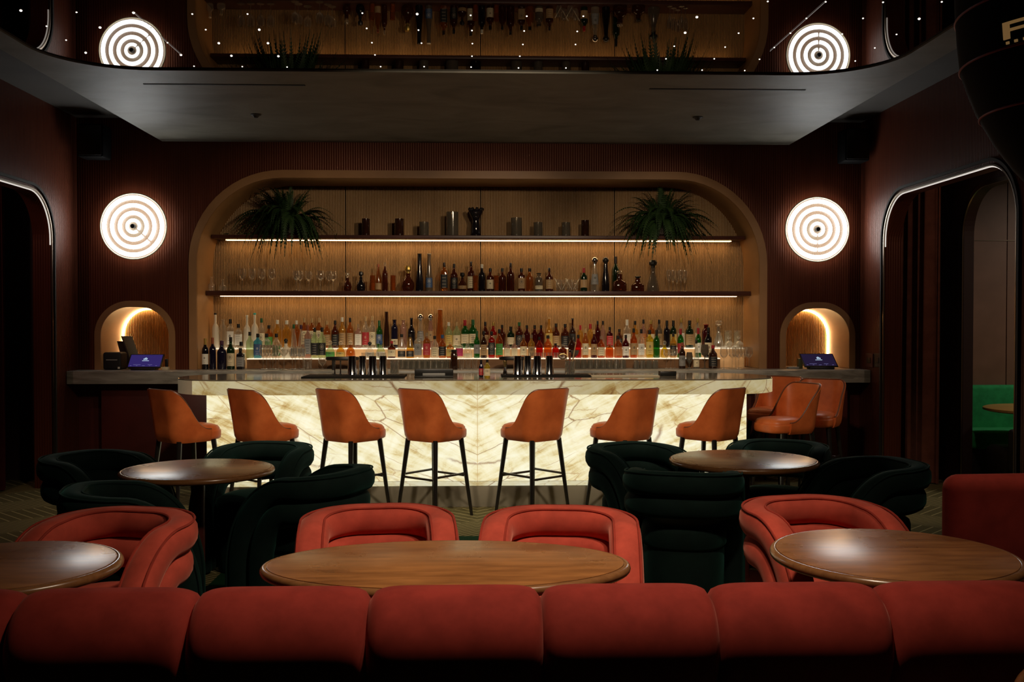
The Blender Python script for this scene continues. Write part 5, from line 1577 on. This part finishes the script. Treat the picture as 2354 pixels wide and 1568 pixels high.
# menu holder with a grey card
p0, p1 = at(953, 868, 8.42), at(1042, 868, 8.42)
w = (p1.x - p0.x) / 2
t = thing('menu_holder', 'low black holder with a grey card in the middle of the bar', 'menu holder', ((p0.x + p1.x) / 2, 8.42, ZB + 0.0005))
obj('frame', rbox(-w, w, 0.0, 0.030, 0.0, 19 * mpp(8.42), 0.006), M['black'], t)
obj('base', rbox(-w, w, -0.05, 0.0, 0.0, 0.012, 0.004), M['black'], t)
obj('card', rbox(-w * 0.58, w * 0.58, -0.005, -0.001, 0.013, 0.034, 0.001), M['grey'], t)
# bitters, jigger, tray of picks
bottle(1106, 11, 828, 867, 8.45, ZB + 0.0004, 's', 'navy', 'k', 'r', 'small dark bitters bottle with red label on the bar', None)
bottle(1120, 15, 829, 870, 8.36, ZB + 0.0004, 's', 'yellow', 'k', 'c', 'small yellow bitters bottle with cream label on the bar', None)
c = at(1161, 864, TY)
t = thing('jigger', 'brass and steel double jigger standing on the bar', 'jigger', (c.x, TY, zt0))
k = mpp(TY)
obj('upper_cup', lathe([(2.2 * k, 18 * k), (3.4 * k, 24 * k), (5.6 * k, 32 * k), (5.2 * k, 32 * k), (2.4 * k, 20 * k)], 20), M['brass'], t, smooth=50)
obj('lower_cup', lathe([(5.4 * k, 0), (5.6 * k, 0.003), (4.0 * k, 10 * k), (2.2 * k, 18 * k)], 20), M['steel'], t, smooth=50)
p0, p1 = at(1358, 868, 8.46), at(1514, 868, 8.46)
o = obj('bar_towel', rbox(p0.x, p1.x, 8.40, 8.54, ZB + 0.0003, ZB + 0.010, 0.004), M['cream'])
tag(o, 'long folded cream bar cloth on the bar, right of the beaker of tools', 'cloth')
p0, p1 = at(1515, 860, 8.62), at(1552, 860, 8.62)
o = obj('bar_caddy', join(rbox(p0.x, p1.x, 8.56, 8.66, ZB + 0.0003, ZB + 0.040, 0.004)), M['black'])
tag(o, 'small black box on the bar right of the cream cloth', 'box')

# ------------------------------------------------------------------ the two small niches
def tablet(px0, px1, yt, yb, lean, scr, ink, lb, mirror):
    Y = 9.99
    p0, p1 = at(px0, yb, Y), at(px1, yb, Y)
    xc, w = (p0.x + p1.x) / 2, (p1.x - p0.x) / 2
    h = (yb - yt) * mpp(Y) * 1.02
    t = thing('till_screen', lb, 'tablet', (xc, Y - 0.03, ZCT + 0.0005), 0, 'till tablets')
    rot = Matrix.Rotation(math.radians(-22), 3, 'X')
    sh = lean * 1.0
    def T(v):
        x, y, z = v
        r = rot @ Vector((x, y, z))
        return (r.x + sh * z, r.y, r.z + 0.022)
    def A(vf): return [T(v) for v in vf[0]], vf[1]
    obj('casing', A(rbox(-w, w, 0.0, 0.016, 0.0, h * 1.06, 0.006)), M['black'], t)
    sc = obj('screen', A(box(-w * 0.93, w * 0.93, -0.0012, 0.0, h * 0.10, h * 1.0)), scr, t)
    u = w / 10.0
    parts = []
    for k_, hh in enumerate((1.4, 2.2, 2.6, 1.9)):
        xx = (-1.2 + 0.6 * k_) * u * (-1 if mirror else 1)
        parts.append(A(box(xx - 0.2 * u, xx + 0.2 * u, -0.0026, -0.0013, h * 0.62, h * 0.62 + hh * 0.55 * u)))
    obj('logo', join(*parts), ink, sc)
    for k_, (a, b, z0, z1, mm) in enumerate(((-2.0, 2.0, .53, .565, ink), (-6.5, -2.2, .235, .26, M['screen_ink_dim']), (2.0, 4.6, .235, .26, M['screen_ink_dim']),
                            (-8.4, -7.4, .155, .18, M['screen_ink_dim']), (-4.8, -3.9, .155, .18, M['screen_ink_dim']), (-1.2, 0.4, .155, .18, M['screen_ink_dim']), (3.0, 3.6, .155, .18, M['screen_ink_dim']), (6.6, 7.6, .155, .18, M['screen_ink_dim']))):
        obj('text_line', A(box(a * u, b * u, -0.0026, -0.0013, h * z0, h * z1)), mm, sc)
    obj('foot', rbox(-w * 0.72, w * 0.72, -0.02, 0.10, 0.0, 0.020, 0.006), M['black'], t)
tablet(293, 371, 811, 842, 0.16, M['screen_bright'], M['screen_ink'], 'till tablet with a violet screen in the small left niche', False)
tablet(1848, 1926, 813, 844, -0.30, M['screen_dim'], M['screen_ink'], 'till tablet with a near black violet screen in the small right niche', True)
# stack of black coasters/menus, printer and leaning menus in the left niche
c = at(264, 848, 10.10)
t = thing('receipt_printer', 'black receipt printer in the small left niche', 'printer', (c.x, 10.12, ZCT + 0.0005))
obj('body', rbox(-0.095, 0.085, -0.09, 0.10, 0.0, 0.175, 0.022, 3), M['black_matte'], t)
obj('paper_slot', box(-0.06, 0.05, -0.093, -0.09, 0.095, 0.105), M['grey'], t)
obj('indicator', box(0.055, 0.075, -0.093, -0.09, 0.010, 0.030), M['paper'], t)
def leaning(px, yt, w, mm, lb, dy, tilt):
    c = at(px, 848, 10.3)
    H = (848 - yt) * mpp(10.3)
    t = thing('menu_folder', lb, 'menu', (c.x, 10.30 + dy, ZCT + 0.0005), 0, 'menus leaning in the niche')
    s = math.tan(tilt)
    def A(vf): return [(x - s * z_, y + 0.15 * z_, z_) for x, y, z_ in vf[0]], vf[1]
    obj('cover', A(rbox(-w / 2, w / 2, -0.012, 0.0, 0.0, H, 0.003)), mm, t)
    obj('pages', A(box(-w / 2 + 0.004, w / 2 - 0.006, 0.0005, 0.008, 0.003, H - 0.006)), M['black_matte'], t)
    obj('spine', A(box(-w / 2 - 0.012, -w / 2, -0.012, 0.009, 0.0, H)), M['black'], t)
leaning(318, 774, 0.10, P('olive grey card', (0.13, 0.125, 0.08, 1), 0.5), 'olive grey menu folder leaning in the small left niche', 0.02, 0.38)
leaning(297, 786, 0.12, M['black_matte'], 'black menu folder leaning beside the olive one in the left niche', 0.07, 0.30)
c = at(383, 848, 10.02)
t = thing('note_pile', 'small pile of cream notes with a black pen pot, right of the violet tablet', 'notes', (c.x, 10.02, ZCT + 0.0005))
obj('notes', rbox(-0.035, 0.02, -0.03, 0.03, 0.0, 0.030, 0.002), M['cream'], t)
obj('pen_pot', rbox(-0.012, 0.016, -0.012, 0.014, 0.0305, 0.11, 0.004), M['black'], t)
c = at(1840, 848, 10.08)
t = thing('card_box', 'small olive box beside the dim tablet in the right niche', 'box', (c.x, 10.10, ZCT + 0.0005))
obj('body', rbox(-0.022, 0.022, -0.03, 0.03, 0.0, 0.098, 0.003), P('olive box', (0.10, 0.10, 0.04, 1), 0.5), t)
obj('lid', rbox(-0.023, 0.023, -0.031, 0.031, 0.0985, 0.104, 0.002), P('olive lid', (0.16, 0.15, 0.08, 1), 0.5), t)
c = at(1823, 848, 10.08)
o = obj('notepad', rbox(c.x - 0.055, c.x + 0.055, 10.05, 10.13, ZCT + 0.0005, ZCT + 0.022, 0.003), M['grey'])
tag(o, 'flat grey notepad beside the olive box in the right niche', 'notepad')

# ------------------------------------------------------------------ light
W = bpy.data.worlds.new('world'); scene.world = W
W.use_nodes = True
W.node_tree.nodes['Background'].inputs[0].default_value = (0.9, 0.75, 0.65, 1)
W.node_tree.nodes['Background'].inputs[1].default_value = 0.0
def spot(name, loc, target, watt, col, size, angle, blend=0.6):
    d = bpy.data.lights.new(name, 'SPOT')
    d.energy = watt; d.color = col; d.shadow_soft_size = size
    d.spot_size = math.radians(angle); d.spot_blend = blend
    o = bpy.data.objects.new(name, d); COL.objects.link(o)
    o.location = loc
    o.rotation_euler = (Vector(target) - Vector(loc)).to_track_quat('-Z', 'Y').to_euler()
    return o
WARM = (1.0, 0.80, 0.58)
spot('ceiling_spot_sofa', (0.45, 2.55, 3.30), (0.25, 2.95, 0.7), 135, WARM, 0.10, 80, 0.9)
spot('ceiling_spot_chairs', (0.8, 2.9, 3.30), (0.0, 4.3, 0.6), 170, WARM, 0.10, 80, 0.9)
spot('ceiling_spot_stools_left', (-0.9, 5.0, 3.30), (-1.4, 8.0, 0.8), 250, WARM, 0.10, 60, 0.9)
spot('ceiling_spot_stools_right', (1.0, 5.0, 3.30), (1.4, 8.0, 0.8), 250, WARM, 0.10, 60, 0.9)
for k_, tx in enumerate((-1.95, -0.02, 1.9)):
    spot('ceiling_spot_niche', (1.3, 5.3, 3.32), (tx, 10.5, 1.86), 215, (1.0, 0.78, 0.52), 0.08, 31, 0.75)
spot('fill_bar_wall', (0.2, 5.6, 3.32), (-0.1, 9.6, 0.9), 90, (1.0, 0.82, 0.60), 0.08, 95, 0.8)  # added wide fill for the counter and wall, no fixture behind it
spot('fill_right_seat', (2.3, 3.5, 3.30), (2.3, 4.1, 0.6), 62, WARM, 0.10, 70, 0.9)  # extra unseen light, put in to brighten the seat at the right edge
d = bpy.data.lights.new('lounge_light', 'AREA'); d.energy = 34; d.color = (1.0, 0.86, 0.70); d.size = 0.5
o = bpy.data.objects.new('lounge_light', d); COL.objects.link(o); o.location = (7.1, 8.9, 3.1)
d = bpy.data.lights.new('vestibule_light', 'POINT'); d.energy = 20; d.color = (1.0, 0.70, 0.50); d.shadow_soft_size = 0.05
o = bpy.data.objects.new('vestibule_light', d); COL.objects.link(o); o.location = (4.32, 6.9, 2.9)
d = bpy.data.lights.new('curtain_fill_left', 'POINT'); d.energy = 14; d.color = (1.0, 0.55, 0.45); d.shadow_soft_size = 0.05  # unseen point light added to lift the maroon curtain out of black
o = bpy.data.objects.new('curtain_fill_left', d); COL.objects.link(o); o.location = (-4.33, 7.6, 2.9)
# ------------------------------------------------------------------ view
scene.view_settings.view_transform = 'Standard'
scene.view_settings.look = 'None'
scene.view_settings.exposure = 0.0
scene.view_settings.gamma = 1.0
scene.view_settings.use_curve_mapping = False
cy = scene.cycles
cy.use_denoising = True
cy.use_adaptive_sampling = True
cy.adaptive_threshold = 0.015
cy.max_bounces = 7
cy.diffuse_bounces = 3
cy.glossy_bounces = 4
cy.transmission_bounces = 4
cy.transparent_max_bounces = 20
cy.caustics_reflective = False
cy.caustics_refractive = False
cy.sample_clamp_indirect = 4.0
cy.blur_glossy = 0.5
for mm in (M['star'], M['star_line'], M['screen_ink'], M['screen_ink_dim'], M['gold'], M['lamp_disc'], M['riser_face']):
    try: mm.cycles.emission_sampling = 'NONE'
    except Exception: pass
